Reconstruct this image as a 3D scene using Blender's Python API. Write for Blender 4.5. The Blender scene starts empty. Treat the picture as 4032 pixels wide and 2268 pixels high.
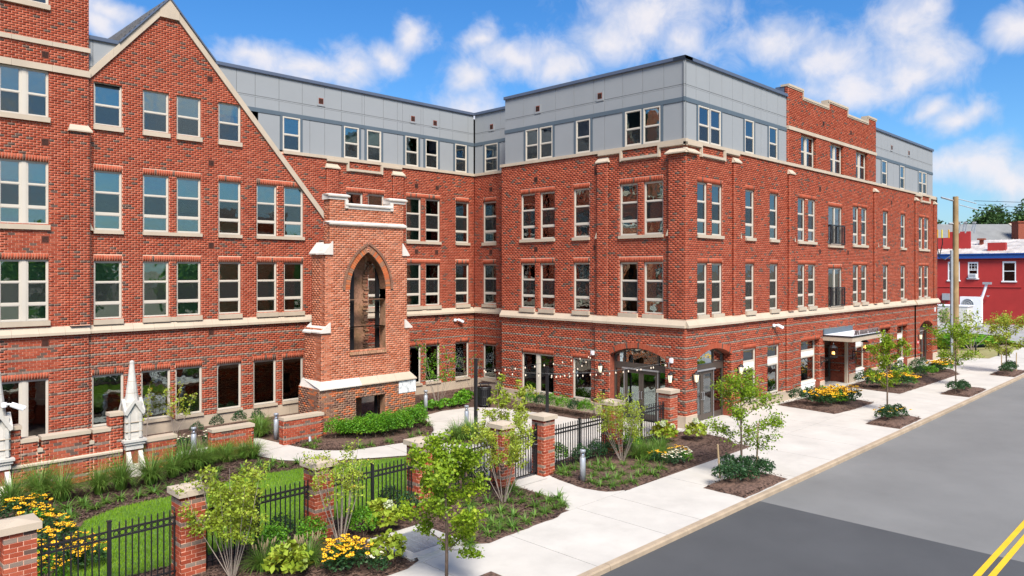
import bpy, math, random
import numpy as np
from mathutils import Vector, Matrix
from math import pi, sin, cos, tan, radians as rad, sqrt
random.seed(7); rng = np.random.default_rng(7)
scene = bpy.context.scene
COL = scene.collection

# ------------------------------------------------------------------ camera
F_PX, PHI, CAM_H = 2928.0, rad(44.86), 6.12
cd = bpy.data.cameras.new('camera'); cam = bpy.data.objects.new('camera', cd); COL.objects.link(cam)
cam.location = (0, 0, CAM_H); cam.rotation_euler = (pi/2, 0, PHI - pi/2)
cd.sensor_width = 36; cd.lens = F_PX/4032*36; cd.shift_y = -(1134-1066)/4032
cd.clip_start = 0.1; cd.clip_end = 4000
scene.camera = cam
def px_dir(dx, dy):            # direction of a pixel of the 2576 px wide view, used for laying out the clouds
    a = (dx*1.5652-2016)/F_PX; e = (1066-dy*1.5652)/F_PX
    v = Vector((cos(PHI)+sin(PHI)*a, sin(PHI)-cos(PHI)*a, e)).normalized()
    return math.atan2(v.y, v.x), math.asin(v.z)

# ------------------------------------------------------------------ sky, sun, exposure
SUN_DIR = Vector((-0.34, -0.57, 0.75)).normalized()
SUN_EL = math.asin(SUN_DIR.z); SUN_AZ = math.atan2(SUN_DIR.x, SUN_DIR.y)
world = bpy.data.worlds.new('World'); scene.world = world; world.use_nodes = True
nt = world.node_tree; N = nt.nodes; LK = nt.links; N.clear()
def nd(tree, t, **kw):
    n = tree.nodes.new(t)
    for k, v in kw.items(): setattr(n, k, v)
    return n
def link(tree, a, b): tree.links.new(a, b)
def vmath(tree, op, a, b=None):
    n = nd(tree, 'ShaderNodeVectorMath', operation=op)
    for i, x in enumerate((a, b)):
        if x is None: continue
        if isinstance(x, (tuple, list)): n.inputs[i].default_value = x
        else: link(tree, x, n.inputs[i])
    return n.outputs['Value'] if op in ('LENGTH', 'DOT_PRODUCT') else n.outputs['Vector']
def fmath(tree, op, a, b=None, c=None, clamp=False):
    n = nd(tree, 'ShaderNodeMath', operation=op, use_clamp=clamp)
    for i, x in enumerate((a, b, c)):
        if x is None: continue
        if isinstance(x, (int, float)): n.inputs[i].default_value = x
        else: link(tree, x, n.inputs[i])
    return n.outputs[0]
def noise(tree, vec, scale, detail=4, rough=.55, dist=0):
    n = nd(tree, 'ShaderNodeTexNoise'); n.inputs['Scale'].default_value = scale
    n.inputs['Detail'].default_value = detail; n.inputs['Roughness'].default_value = rough
    n.inputs['Distortion'].default_value = dist
    if vec is not None: link(tree, vec, n.inputs['Vector'])
    return n
def ramp(tree, fac, stops, interp='LINEAR'):
    n = nd(tree, 'ShaderNodeValToRGB'); cr = n.color_ramp; cr.interpolation = interp
    while len(cr.elements) < len(stops): cr.elements.new(0.5)
    for e, (p, c) in zip(cr.elements, stops):
        e.position = p; e.color = (*c, 1) if len(c) == 3 else c
    link(tree, fac, n.inputs[0]); return n.outputs[0]
def mixc(tree, fac, a, b, mode='MIX'):
    n = nd(tree, 'ShaderNodeMix', data_type='RGBA', blend_type=mode)
    for i, x in ((0, fac), (6, a), (7, b)):
        if isinstance(x, (int, float)): n.inputs[i].default_value = x
        elif isinstance(x, (tuple, list)): n.inputs[i].default_value = (*x, 1) if len(x) == 3 else x
        else: link(tree, x, n.inputs[i])
    return n.outputs[2]

tc = nd(nt, 'ShaderNodeTexCoord'); sep = nd(nt, 'ShaderNodeSeparateXYZ'); link(nt, tc.outputs['Generated'], sep.inputs[0])
az = fmath(nt, 'ARCTAN2', sep.outputs[1], sep.outputs[0]); el = fmath(nt, 'ARCSINE', sep.outputs[2])
cxyz = nd(nt, 'ShaderNodeCombineXYZ'); link(nt, az, cxyz.inputs[0]); link(nt, el, cxyz.inputs[1])
warp = noise(nt, tc.outputs['Generated'], 9, 4, .6)
w2 = vmath(nt, 'MULTIPLY', vmath(nt, 'SUBTRACT', warp.outputs['Color'], (.5, .5, .5)), (.10, .07, 0))
pos = vmath(nt, 'ADD', cxyz.outputs[0], w2)
BLOBS = [(1640, 40, 230, 95), (1530, 95, 150, 75), (1730, 110, 90, 70), (1050, 90, 65, 55), (980, 140, 75, 50), (890, 165, 120, 55), (740, 160, 150, 50), (640, 140, 90, 40),
         (1185, 190, 60, 60), (1180, 265, 90, 60), (1290, 150, 160, 70), (1220, 100, 70, 50), (1400, 170, 110, 50), (1950, 100, 130, 70), (2080, 150, 130, 70), (2150, 215, 170, 55),
         (2290, 60, 90, 80), (2330, 140, 100, 70), (2270, 190, 120, 60), (2420, 300, 75, 45), (2340, 270, 60, 40), (2460, 420, 120, 50), (2540, 440, 110, 60), (2560, 60, 70, 60), (270, 30, 90, 40), (230, 60, 60, 40)]
cov = None
for bx, by, rx, ry in BLOBS:
    a0, e0 = px_dir(bx, by)
    d = vmath(nt, 'DIVIDE', vmath(nt, 'SUBTRACT', pos, (a0, e0, 0)), (rx*1.5652/F_PX*1.15, ry*1.5652/F_PX*1.15, 1))
    f = fmath(nt, 'SUBTRACT', 1.0, vmath(nt, 'LENGTH', d))
    cov = f if cov is None else fmath(nt, 'SMOOTH_MAX', cov, f, .25)
fine = noise(nt, tc.outputs['Generated'], 22, 7, .62, .4)
big = noise(nt, tc.outputs['Generated'], 4.2, 4, .55)
outside = fmath(nt, 'MULTIPLY_ADD', big.outputs[0], 6.0, -3.0)          # the same sort of clouds all round the sky
inframe = fmath(nt, 'LESS_THAN', fmath(nt, 'ABSOLUTE', fmath(nt, 'SUBTRACT', az, PHI)), .68)
outside = fmath(nt, 'SUBTRACT', outside, fmath(nt, 'MULTIPLY', inframe, fmath(nt, 'LESS_THAN', el, .5)))
cov = fmath(nt, 'MAXIMUM', cov, outside)
dens = fmath(nt, 'MULTIPLY_ADD', fmath(nt, 'SUBTRACT', fine.outputs[0], .5), 1.25, cov)
alpha = ramp(nt, dens, [(0.0, (0, 0, 0)), (0.12, (.08,)*3), (0.40, (.45,)*3), (0.80, (.86,)*3), (1, (.95,)*3)])
shade = noise(nt, tc.outputs['Generated'], 14, 5, .55, .3)
ccol = ramp(nt, fmath(nt, 'MULTIPLY_ADD', dens, .35, fmath(nt, 'MULTIPLY', shade.outputs[0], .8)), [(.25, (.56, .68, .86)), (.5, (.80, .86, .96)), (.75, (1.0, .99, 1.0))])
sky = nd(nt, 'ShaderNodeTexSky', sky_type='NISHITA', sun_disc=False)
sky.sun_elevation = SUN_EL; sky.sun_rotation = SUN_AZ; sky.air_density = 1.0; sky.dust_density = .6; sky.ozone_density = 1.6
hsv = nd(nt, 'ShaderNodeHueSaturation'); hsv.inputs['Saturation'].default_value = 1.38; hsv.inputs['Value'].default_value = 1.0
link(nt, sky.outputs[0], hsv.inputs['Color'])
skyc = mixc(nt, 1.0, hsv.outputs[0], (.62, .86, 1.05), 'MULTIPLY')
ccol = mixc(nt, 1.0, ccol, (5.4, 5.3, 5.5), 'MULTIPLY')
haze = fmath(nt, 'MULTIPLY', ramp(nt, el, [(0.0, (.55,)*3), (.16, (.12,)*3), (.5, (0, 0, 0))]), 1.0)
skyc = mixc(nt, haze, skyc, (2.2, 2.9, 3.8))
final = mixc(nt, alpha, skyc, ccol)
bg = nd(nt, 'ShaderNodeBackground'); bg.inputs['Strength'].default_value = 0.10
link(nt, final, bg.inputs['Color'])
wo = nd(nt, 'ShaderNodeOutputWorld'); link(nt, bg.outputs[0], wo.inputs['Surface'])
sd = bpy.data.lights.new('sun', 'SUN'); sd.energy = 4.4; sd.angle = rad(24); sd.color = (1, .95, .87)
sun = bpy.data.objects.new('sun', sd); COL.objects.link(sun)
sun.rotation_euler = SUN_DIR.to_track_quat('Z', 'Y').to_euler(); sun.location = (0, -30, 60)
vs = scene.view_settings; vs.view_transform = 'Standard'; vs.look = 'None'; vs.gamma = 1; vs.use_curve_mapping = False
vs.exposure = 0.75
scene.cycles.max_bounces = 6; scene.cycles.transparent_max_bounces = 12
scene.cycles.caustics_reflective = False; scene.cycles.caustics_refractive = False

# ------------------------------------------------------------------ materials
MATS = {}
def pmat(name, col, rough=.7, var=.18, scale=3.0, bump=.15, bscale=40, metal=0, spec=.4, fine=.06, trans=0, col2=None, stain=0):
    if name in MATS: return MATS[name]
    m = bpy.data.materials.new(name); m.use_nodes = True; t = m.node_tree; b = t.nodes['Principled BSDF']
    g = nd(t, 'ShaderNodeNewGeometry'); P = g.outputs['Position']
    n1 = noise(t, P, scale, 5, .6); n2 = noise(t, P, bscale, 3, .6)
    lo = tuple(max(0, c*(1-var)) for c in col); hi = tuple(min(1, c*(1+var)) for c in (col2 or col))
    c = ramp(t, n1.outputs[0], [(.3, lo), (.7, hi)])
    c = mixc(t, fine, c, n2.outputs[0], 'OVERLAY')
    if stain:
        n3 = noise(t, vmath(t, 'MULTIPLY', P, (1, 1, .25)), .9, 6, .65)
        c = mixc(t, ramp(t, n3.outputs[0], [(.52, (0, 0, 0)), (.75, (stain,)*3)]), c, tuple(x*.55 for x in col))
    link(t, c, b.inputs['Base Color'])
    b.inputs['Roughness'].default_value = rough; b.inputs['Metallic'].default_value = metal; b.inputs['Specular IOR Level'].default_value = spec
    if bump:
        bn = nd(t, 'ShaderNodeBump'); bn.inputs['Strength'].default_value = bump; bn.inputs['Distance'].default_value = .01
        link(t, n2.outputs[0], bn.inputs['Height']); link(t, bn.outputs[0], b.inputs['Normal'])
    MATS[name] = m; return m
def leafmat(name, stops, rough=.5, transl=.35):
    m = bpy.data.materials.new(name); m.use_nodes = True; t = m.node_tree; b = t.nodes['Principled BSDF']
    a = nd(t, 'ShaderNodeAttribute', attribute_name='tone'); oi = nd(t, 'ShaderNodeObjectInfo')
    f = fmath(t, 'ADD', a.outputs['Fac'], fmath(t, 'MULTIPLY_ADD', oi.outputs['Random'], .16, -.08))
    c = ramp(t, f, stops); link(t, c, b.inputs['Base Color']); b.inputs['Roughness'].default_value = rough; b.inputs['Specular IOR Level'].default_value = .3
    tr = nd(t, 'ShaderNodeBsdfTranslucent'); link(t, mixc(t, .5, c, tuple(stops[-1][1])), tr.inputs['Color'])
    ms = nd(t, 'ShaderNodeMixShader'); ms.inputs[0].default_value = transl
    link(t, b.outputs[0], ms.inputs[1]); link(t, tr.outputs[0], ms.inputs[2]); link(t, ms.outputs[0], t.nodes['Material Output'].inputs[0])
    return m
BRICK_STOPS = [(0, (.25, .050, .026)), (.2, (.305, .063, .032)), (.5, (.345, .078, .041)), (.7, (.385, .100, .054)), (.80, (.30, .078, .045)), (.815, (.105, .066, .052)), (.89, (.145, .092, .070)), (.90, (.185, .130, .100)), (1, (.255, .195, .155))]
OLD_STOPS = [(0, (.34, .095, .045)), (.3, (.45, .145, .075)), (.6, (.52, .20, .115)), (.8, (.38, .14, .08)), (1, (.20, .12, .09))]
BASE_STOPS = [(0, (.16, .075, .05)), (.35, (.22, .115, .078)), (.55, (.28, .15, .09)), (.62, (.42, .105, .04)), (.8, (.48, .15, .055)), (1, (.18, .13, .105))]
def brickmat(name, stops, by_object):
    m = bpy.data.materials.new(name); m.use_nodes = True; t = m.node_tree; b = t.nodes['Principled BSDF']
    a = nd(t, 'ShaderNodeAttribute', attribute_name='tone', attribute_type='OBJECT' if by_object else 'GEOMETRY')
    g = nd(t, 'ShaderNodeNewGeometry'); n1 = noise(t, g.outputs['Position'], 1.1, 4, .6); n2 = noise(t, g.outputs['Position'], 55, 4, .65)
    c = ramp(t, a.outputs['Fac'], stops)
    c = mixc(t, .18, c, n2.outputs[0], 'OVERLAY'); c = mixc(t, .2, c, n1.outputs[0], 'OVERLAY')
    link(t, c, b.inputs['Base Color']); b.inputs['Roughness'].default_value = .88; b.inputs['Specular IOR Level'].default_value = .08
    bn = nd(t, 'ShaderNodeBump'); bn.inputs['Strength'].default_value = .35; bn.inputs['Distance'].default_value = .006
    link(t, n2.outputs[0], bn.inputs['Height']); link(t, bn.outputs[0], b.inputs['Normal'])
    return m
M_BRICK, M_BRICK_O = brickmat('red_brick', BRICK_STOPS, False), brickmat('red_brick_single', BRICK_STOPS, True)
M_OLD, M_OLD_O = brickmat('salvaged_brick', OLD_STOPS, False), brickmat('salvaged_brick_single', OLD_STOPS, True)
M_OLDB = brickmat('mottled_brick', BASE_STOPS, False); M_OLDB_O = brickmat('mottled_brick_single', BASE_STOPS, True)
M_MORTAR = pmat('pink_mortar', (.74, .42, .29), .9, .08, 2, .3, 90)
M_MORTAR_OLD = pmat('pale_mortar', (.76, .56, .40), .9, .15, 2, .3, 90)
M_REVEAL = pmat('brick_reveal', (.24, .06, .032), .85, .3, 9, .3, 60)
M_STONE = pmat('cast_stone', (.46, .375, .28), .8, .07, 1.6, .12, 120, stain=.25)
M_STONE_W = pmat('white_limestone', (.60, .545, .48), .8, .10, 3, .2, 60, stain=.5)
M_BASE = pmat('buff_base_stone', (.44, .355, .265), .85, .09, 1.5, .15, 90, stain=.35)
M_PANEL = pmat('grey_fibre_panel', (.265, .275, .28), .75, .03, .8, .05, 160, fine=.03)
M_TRIM = pmat('slate_trim', (.085, .112, .135), .6, .05, 2, .03, 60)
M_COPE = pmat('blue_grey_metal_coping', (.115, .135, .18), .4, .05, 2, 0, 60, metal=.3)
M_FRAME = pmat('cream_vinyl_frame', (.54, .485, .405), .45, .03, 2, 0, 60)
M_PANELW = pmat('white_spandrel', (.74, .72, .68), .5, .03, 2, 0, 60)
M_BRONZE = pmat('dark_bronze_frame', (.105, .085, .070), .4, .08, 3, 0, 60, metal=.4)
M_ALU = pmat('bright_aluminium', (.62, .64, .68), .28, .04, 3, 0, 60, metal=.8)
M_BLACK = pmat('black_powder_coat', (.013, .013, .015), .38, .2, 6, .05, 120, spec=.5)
M_STEEL = pmat('black_steel_plate', (.006, .006, .007), .6, .1, 3, 0, 60)
M_BLIND = pmat('reflection_tinted_blind', (.62, .70, .47), .8, .05, 6, .1, 90)  # cream blind, green reflection of trees and lawn tinted into its colour
M_DARK = pmat('dark_interior', (.012, .014, .012), .9, .3, 2, 0, 20)
M_CONC = pmat('white_concrete', (.50, .465, .415), .85, .10, .7, .10, 130, stain=.22)
M_KERB = pmat('tan_kerb_concrete', (.36, .275, .19), .9, .16, 2.5, .3, 70, stain=.5)
M_WHITE = pmat('white_plastic', (.78, .78, .80), .4, .03, 4, 0, 60)
M_GALV = pmat('galvanised_grey', (.42, .44, .46), .45, .1, 6, .05, 70, metal=.5)
M_SHINGLE = pmat('grey_shingle', (.20, .195, .20), .9, .25, 8, .3, 60)
def glassmat():
    m = bpy.data.materials.new('window_glass'); m.use_nodes = True; t = m.node_tree
    for n in list(t.nodes):
        if n.type == 'BSDF_PRINCIPLED': t.nodes.remove(n)
    tr = nd(t, 'ShaderNodeBsdfTransparent'); tr.inputs[0].default_value = (.74, .84, .77, 1)
    gl = nd(t, 'ShaderNodeBsdfGlossy'); gl.inputs['Color'].default_value = (.86, .95, 1, 1); gl.inputs['Roughness'].default_value = .015
    fr = nd(t, 'ShaderNodeFresnel'); fr.inputs['IOR'].default_value = 1.6
    g = nd(t, 'ShaderNodeNewGeometry'); n1 = noise(t, g.outputs['Position'], 1.7, 2, .5)
    bn = nd(t, 'ShaderNodeBump'); bn.inputs['Strength'].default_value = .12; bn.inputs['Distance'].default_value = .05
    link(t, n1.outputs[0], bn.inputs['Height']); link(t, bn.outputs[0], gl.inputs['Normal'])
    ms = nd(t, 'ShaderNodeMixShader'); link(t, fmath(t, 'MULTIPLY_ADD', fr.outputs[0], 1.4, .13, clamp=True), ms.inputs[0])
    link(t, tr.outputs[0], ms.inputs[1]); link(t, gl.outputs[0], ms.inputs[2]); link(t, ms.outputs[0], t.nodes['Material Output'].inputs[0])
    return m
M_GLASS = glassmat()
def screenmat():
    m = bpy.data.materials.new('insect_screen'); m.use_nodes = True; t = m.node_tree; b = t.nodes['Principled BSDF']
    b.inputs['Base Color'].default_value = (.02, .022, .022, 1); b.inputs['Roughness'].default_value = .8
    tr = nd(t, 'ShaderNodeBsdfTransparent'); ms = nd(t, 'ShaderNodeMixShader'); ms.inputs[0].default_value = .42
    link(t, tr.outputs[0], ms.inputs[1]); link(t, b.outputs[0], ms.inputs[2]); link(t, ms.outputs[0], t.nodes['Material Output'].inputs[0]); return m
M_SCREEN = screenmat()
def glow(name, col, s):
    m = bpy.data.materials.new(name); m.use_nodes = True; b = m.node_tree.nodes['Principled BSDF']
    b.inputs['Base Color'].default_value = (*col, 1); b.inputs['Emission Color'].default_value = (*col, 1); b.inputs['Emission Strength'].default_value = s
    return m
M_LAMP = glow('warm_lantern_glass', (1, .82, .55), .42); M_BULB = glow('warm_bulb', (.75, .62, .48), .18); M_FLAME = glow('amber_bulb', (1, .55, .15), 3)

# ------------------------------------------------------------------ mesh helpers
class MB:
    def __init__(s): s.v = []; s.f = []
    def add(s, vs, fs):
        o = len(s.v); s.v += [tuple(p) for p in vs]; s.f += [tuple(i+o for i in f) for f in fs]; return s
    def box(s, x0, y0, z0, x1, y1, z1):
        return s.add([(x0,y0,z0),(x1,y0,z0),(x1,y1,z0),(x0,y1,z0),(x0,y0,z1),(x1,y0,z1),(x1,y1,z1),(x0,y1,z1)],
                     [(0,3,2,1),(4,5,6,7),(0,1,5,4),(1,2,6,5),(2,3,7,6),(3,0,4,7)])
    def prism(s, pts, a0, a1, axis='x'):      # 2D polygon extruded along an axis: x -> pts are (y,z); y -> (x,z); z -> (x,y)
        mk = {'x': lambda p, a: (a, p[0], p[1]), 'y': lambda p, a: (p[0], a, p[1]), 'z': lambda p, a: (p[0], p[1], a)}[axis]
        n = len(pts); vs = [mk(p, a0) for p in pts]+[mk(p, a1) for p in pts]
        fs = [tuple(range(n))[::-1], tuple(range(n, 2*n))]+[(i, (i+1) % n, n+(i+1) % n, n+i) for i in range(n)]
        return s.add(vs, fs)
    def tube(s, pts, rad_, n=6, cap=True):
        pts = [Vector(p) for p in pts]; rr = rad_ if isinstance(rad_, (list, tuple)) else [rad_]*len(pts); vs = []; fs = []
        for i, p in enumerate(pts):
            d = (pts[min(i+1, len(pts)-1)]-pts[max(i-1, 0)]).normalized()
            a = d.cross(Vector((0, 0, 1)) if abs(d.z) < .95 else Vector((1, 0, 0))).normalized(); b = d.cross(a)
            for k in range(n): vs.append(p+(a*cos(2*pi*k/n)+b*sin(2*pi*k/n))*rr[i])
        for i in range(len(pts)-1):
            for k in range(n): fs.append((i*n+k, i*n+(k+1) % n, (i+1)*n+(k+1) % n, (i+1)*n+k))
        if cap: fs += [tuple(range(n))[::-1], tuple(range((len(pts)-1)*n, len(pts)*n))]
        return s.add(vs, fs)
    def lathe(s, prof, n=12, c=(0, 0, 0)):     # profile of (r, z)
        vs = []; fs = []
        for r, z in prof:
            for k in range(n): vs.append((c[0]+r*cos(2*pi*k/n), c[1]+r*sin(2*pi*k/n), c[2]+z))
        for i in range(len(prof)-1):
            for k in range(n): fs.append((i*n+k, i*n+(k+1) % n, (i+1)*n+(k+1) % n, (i+1)*n+k))
        fs += [tuple(range(n))[::-1], tuple(range((len(prof)-1)*n, len(prof)*n))]
        return s.add(vs, fs)
    def ring(s, c, R, r, n=14, axis='y', m=5):
        vs = []; fs = []
        for i in range(n):
            a = 2*pi*i/n
            for k in range(m):
                b = 2*pi*k/m; q = R+r*cos(b); p = (q*cos(a), r*sin(b), q*sin(a))
                if axis == 'z': p = (p[0], p[2], p[1])
                vs.append((c[0]+p[0], c[1]+p[1], c[2]+p[2]))
        for i in range(n):
            for k in range(m): fs.append((i*m+k, ((i+1) % n)*m+k, ((i+1) % n)*m+(k+1) % m, i*m+(k+1) % m))
        return s.add(vs, fs)
    def mesh(s, name='mesh', smooth=False):
        me = bpy.data.meshes.new(name); me.from_pydata(s.v, [], s.f)
        if smooth: me.polygons.foreach_set('use_smooth', [True]*len(me.polygons))
        return me
def npmesh(name, V, Fq, tone=None, smooth=False):
    """fast mesh from arrays; Fq is (n,k)"""
    me = bpy.data.meshes.new(name); V = np.asarray(V, np.float32); Fq = np.asarray(Fq, np.int32); k = Fq.shape[1]
    me.vertices.add(len(V)); me.vertices.foreach_set('co', V.ravel())
    me.loops.add(Fq.size); me.loops.foreach_set('vertex_index', Fq.ravel())
    me.polygons.add(len(Fq)); me.polygons.foreach_set('loop_start', np.arange(0, Fq.size, k, dtype=np.int32))
    if tone is not None:
        a = me.attributes.new('tone', 'FLOAT', 'FACE'); a.data.foreach_set('value', np.asarray(tone, np.float32))
    me.update(calc_edges=True); return me
def link_obj(name, data, parent=None, loc=(0, 0, 0), rz=0, m=None, kind=None):
    o = bpy.data.objects.new(name, data); COL.objects.link(o); o.location = loc; o.rotation_euler = (0, 0, rz)
    if parent is not None: o.parent = parent
    if m is not None and data is not None and not data.materials: data.materials.append(m)
    if kind: o['kind'] = kind
    return o
def part(name, mb, m, parent=None, loc=(0, 0, 0), rz=0, kind=None, smooth=False):
    me = mb.mesh(name, smooth) if isinstance(mb, MB) else mb
    return link_obj(name, me, parent, loc, rz, m, kind)
def tag(o, label, cat, group=None):
    o['label'] = label; o['category'] = cat
    if group: o['group'] = group
    return o
def thing(name, label, cat, loc=(0, 0, 0), rz=0, group=None):
    return tag(link_obj(name, None, None, loc, rz), label, cat, group)
def struct(name, mb, m, parent=None, loc=(0, 0, 0), rz=0):
    o = part(name, mb, m, parent, loc, rz)
    if parent is None: o['kind'] = 'structure'
    return o
def dup(root, loc=None, rz=None, scale=None):
    r = root.copy(); COL.objects.link(r)
    if loc is not None: r.location = loc
    if rz is not None: r.rotation_euler = (0, 0, rz)
    if scale is not None: r.scale = (scale,)*3
    for ch in list(root.children):
        c = ch.copy(); COL.objects.link(c); c.parent = r
        for g in list(ch.children):
            d = g.copy(); COL.objects.link(d); d.parent = c
    return r
# ------------------------------------------------------------------ brick walls
CH, BL, JT = .083, .207, .0145
def arch_half(w, rise, dz):                      # half width of a segmental arch dz above its springing
    R = (w*w/4+rise*rise)/(2*rise); h = dz+R-rise
    return sqrt(max(0, R*R-h*h))
def gothic_half(w, rise, dz):                    # two-centred pointed arch
    R = (w*w/4+rise*rise)/w; q = R*R-dz*dz
    return max(0, sqrt(max(0, q))-(R-w/2))
class Wall:
    """a brick plane: u runs along it (to the right seen from outside), d into it, z up"""
    def __init__(s, ox, oy, rz, u0, u1, z0, z1, shape=None, band=None, dark=.075):
        s.ox, s.oy, s.rz, s.u0, s.u1, s.z0, s.z1, s.shape, s.band, s.dark = ox, oy, rad(rz), u0, u1, z0, z1, shape, band, dark
        s.holes = []; s.sold = []; s.extra = []
    def w(s, u, d, z):
        c, k = cos(s.rz), sin(s.rz); return (s.ox+c*u-k*d, s.oy+k*u+c*d, z)
    def hole(s, u0, u1, z0, z1, rise=0, depth=.16, gothic=False, sold=False, sold_to=None):
        s.holes.append((u0, u1, z0, z1, rise, depth, gothic))
        if sold: s.sold.append((u0 if sold is True else sold[0], u1 if sold is True else sold[1], z1, z1+.215))
    def spans(s, z, bricks=False):
        iv = [(s.u0, s.u1)] if s.shape is None else s.shape(z)
        cuts = []
        for (a, b, z0, z1, rise, dp, go) in s.holes:
            if z0 < z < z1: cuts.append((a, b))
            elif rise and z1 <= z < z1+rise:
                h = (gothic_half if go else arch_half)(b-a, rise, z-z1); m = (a+b)/2; cuts.append((m-h, m+h))
        if bricks: cuts += [(a, b) for (a, b, z0, z1) in s.sold if z0 < z < z1]
        for a, b in cuts:
            out = []
            for p, q in iv:
                if b <= p or a >= q: out.append((p, q)); continue
                if a > p: out.append((p, a))
                if b < q: out.append((b, q))
            iv = out
        return iv
    def slab(s, mb):
        zs = {s.z0, s.z1}
        for (a, b, z0, z1, rise, dp, go) in s.holes:
            zs |= {max(s.z0, z0), min(z1, s.z1)}
            if rise: zs |= {z1+rise*i/30 for i in range(1, 31)}
        if s.shape: zs |= {s.z0+i*CH for i in range(int((s.z1-s.z0)/CH)+1)}
        zs = sorted(z for z in zs if s.z0 <= z <= s.z1)
        for za, zb in zip(zs, zs[1:]):
            if zb-za < 1e-4: continue
            for a, b in s.spans((za+zb)/2):
                mb.add([s.w(a, .008, za), s.w(b, .008, za), s.w(b, .008, zb), s.w(a, .008, zb)], [(0, 1, 2, 3)])
    def reveals(s, mb):
        for (a, b, z0, z1, rise, dp, go) in s.holes:
            q = lambda *p: mb.add([s.w(*x) for x in p], [(0, 1, 2, 3)])
            q((a, 0, z0), (a, dp, z0), (a, dp, z1), (a, 0, z1)); q((b, dp, z0), (b, 0, z0), (b, 0, z1), (b, dp, z1))
            if z0 > .05: q((a, 0, z0), (b, 0, z0), (b, dp, z0), (a, dp, z0))
            if not rise: q((a, dp, z1), (b, dp, z1), (b, 0, z1), (a, 0, z1))
            else:
                m = (a+b)/2; n = 16; P = []
                for i in range(n+1):
                    t = -1+2*i/n
                    if go: dz = rise*(1-abs(t)); h = gothic_half(b-a, rise, dz); P.append((m+(h if t > 0 else -h), z1+dz))
                    else:
                        R = ((b-a)**2/4+rise*rise)/(2*rise); th = math.asin((b-a)/2/R)*t; P.append((m+R*sin(th), z1+rise-R+R*cos(th)))
                for p, r in zip(P, P[1:]): q((p[0], dp, p[1]), (r[0], dp, r[1]), (r[0], 0, r[1]), (p[0], 0, p[1]))
    def bricks(s):
        """rows (u0,u1,z0,z1,tone,full)"""
        rows = []
        k0 = int(round(s.z0/CH)); k1 = int(math.ceil(s.z1/CH))
        for k in range(k0, k1):
            za, zb = k*CH, (k+1)*CH; zm = (za+zb)/2
            if zm > s.z1 or zm < s.z0: continue
            band = s.band and s.band(k, zm)
            off = (k % 2)*BL/2
            for a, b in s.spans(zm, True):
                n0 = math.floor((a-off)/BL); x = n0*BL+off
                while x < b-1e-6:
                    p, q = max(x, a), min(x+BL, b)
                    if q-p > .035:
                        r = random.random()
                        tone = (.91+.08*random.random()) if band and random.random() < .93 else (.82+.07*random.random() if r < s.dark else random.random()*.78)
                        rows.append((p+JT/2, q-JT/2, za+JT/2, zb-JT/2, tone, q-p > BL-.002, 0))
                    x += BL
        for (a, b, z0, z1) in s.sold:
            n = max(1, round((b-a)/CH)); w = (b-a)/n
            for i in range(n):
                rows.append((a+i*w+JT/2, a+(i+1)*w-JT/2, z0+JT/2, z1-JT/2, .83 if random.random() < .07 else .35+.42*random.random(), False, .004))
        return rows
def brick_geo(walls):
    """all bricks of several walls as arrays of world boxes"""
    B = []; 
    for w in walls:
        for r in w.bricks(): B.append((w, r))
    return B
QF = np.array([(0, 1, 5, 4), (1, 2, 6, 5), (3, 0, 4, 7), (4, 5, 6, 7), (0, 3, 2, 1)])
def lay_bricks(root, walls, m_stuff, m_single, n_single=300, pick=None, extra=(), name='brick'):
    B = brick_geo(walls); org = Vector(root.location)
    R = np.array([(w.ox, w.oy, cos(w.rz), sin(w.rz), r[0], r[1], r[2], r[3], r[4], r[5], r[6]) for w, r in B])
    j = rng.uniform(-.0025, .0025, len(R))+R[:, 10]
    cx = R[:, 0]+R[:, 2]*(R[:, 4]+R[:, 5])/2; cy = R[:, 1]+R[:, 3]*(R[:, 4]+R[:, 5])/2; cz = (R[:, 6]+R[:, 7])/2
    dep = cx*cos(PHI)+cy*sin(PHI); sx = 2016+F_PX*(cx*sin(PHI)-cy*cos(PHI))/dep; sy = 1066-F_PX*(cz-CAM_H)/dep
    ux = np.abs((R[:, 2]*sin(PHI)-R[:, 3]*cos(PHI)))+.2
    size = np.where((R[:, 9] > 0) & (sx > 20) & (sx < 4010) & (sy > 10) & (sy < 2250), ux/dep, 0)
    if pick is not None: size = size*np.array([1. if pick(x, y, z) else 0. for x, y, z in zip(cx, cy, cz)])
    single = np.zeros(len(R), bool); idx = np.argsort(-size)[:n_single]; single[idx[size[idx] > 0]] = True
    me = MB().box(-BL/2+JT/2, -.006, -CH/2+JT/2, BL/2-JT/2, .03, CH/2-JT/2).mesh(name); me.materials.append(m_single)
    for i in np.nonzero(single)[0]:
        o = link_obj(name, me, root, (cx[i]-org.x+R[i, 3]*j[i], cy[i]-org.y-R[i, 2]*j[i], cz[i]-org.z), math.atan2(R[i, 3], R[i, 2])); o['tone'] = float(R[i, 8])
    S = R[~single]; jj = j[~single]; V = np.zeros((len(S), 8, 3))
    for c, (du, dd, dz) in enumerate([(0, 0, 0), (1, 0, 0), (1, 1, 0), (0, 1, 0), (0, 0, 1), (1, 0, 1), (1, 1, 1), (0, 1, 1)]):
        u = S[:, 5] if du else S[:, 4]; d = np.full(len(S), .02) if dd else -jj-.004; z = S[:, 7] if dz else S[:, 6]
        V[:, c, 0] = S[:, 0]+S[:, 2]*u-S[:, 3]*d-org.x; V[:, c, 1] = S[:, 1]+S[:, 3]*u+S[:, 2]*d-org.y; V[:, c, 2] = z-org.z
    if len(S):
        Fq = (QF[None]+np.arange(len(S))[:, None, None]*8).reshape(-1, 4)
        part('brickwork', npmesh('brickwork', V.reshape(-1, 3), Fq, np.repeat(S[:, 8], 5)), m_stuff, root, kind='stuff')

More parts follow.
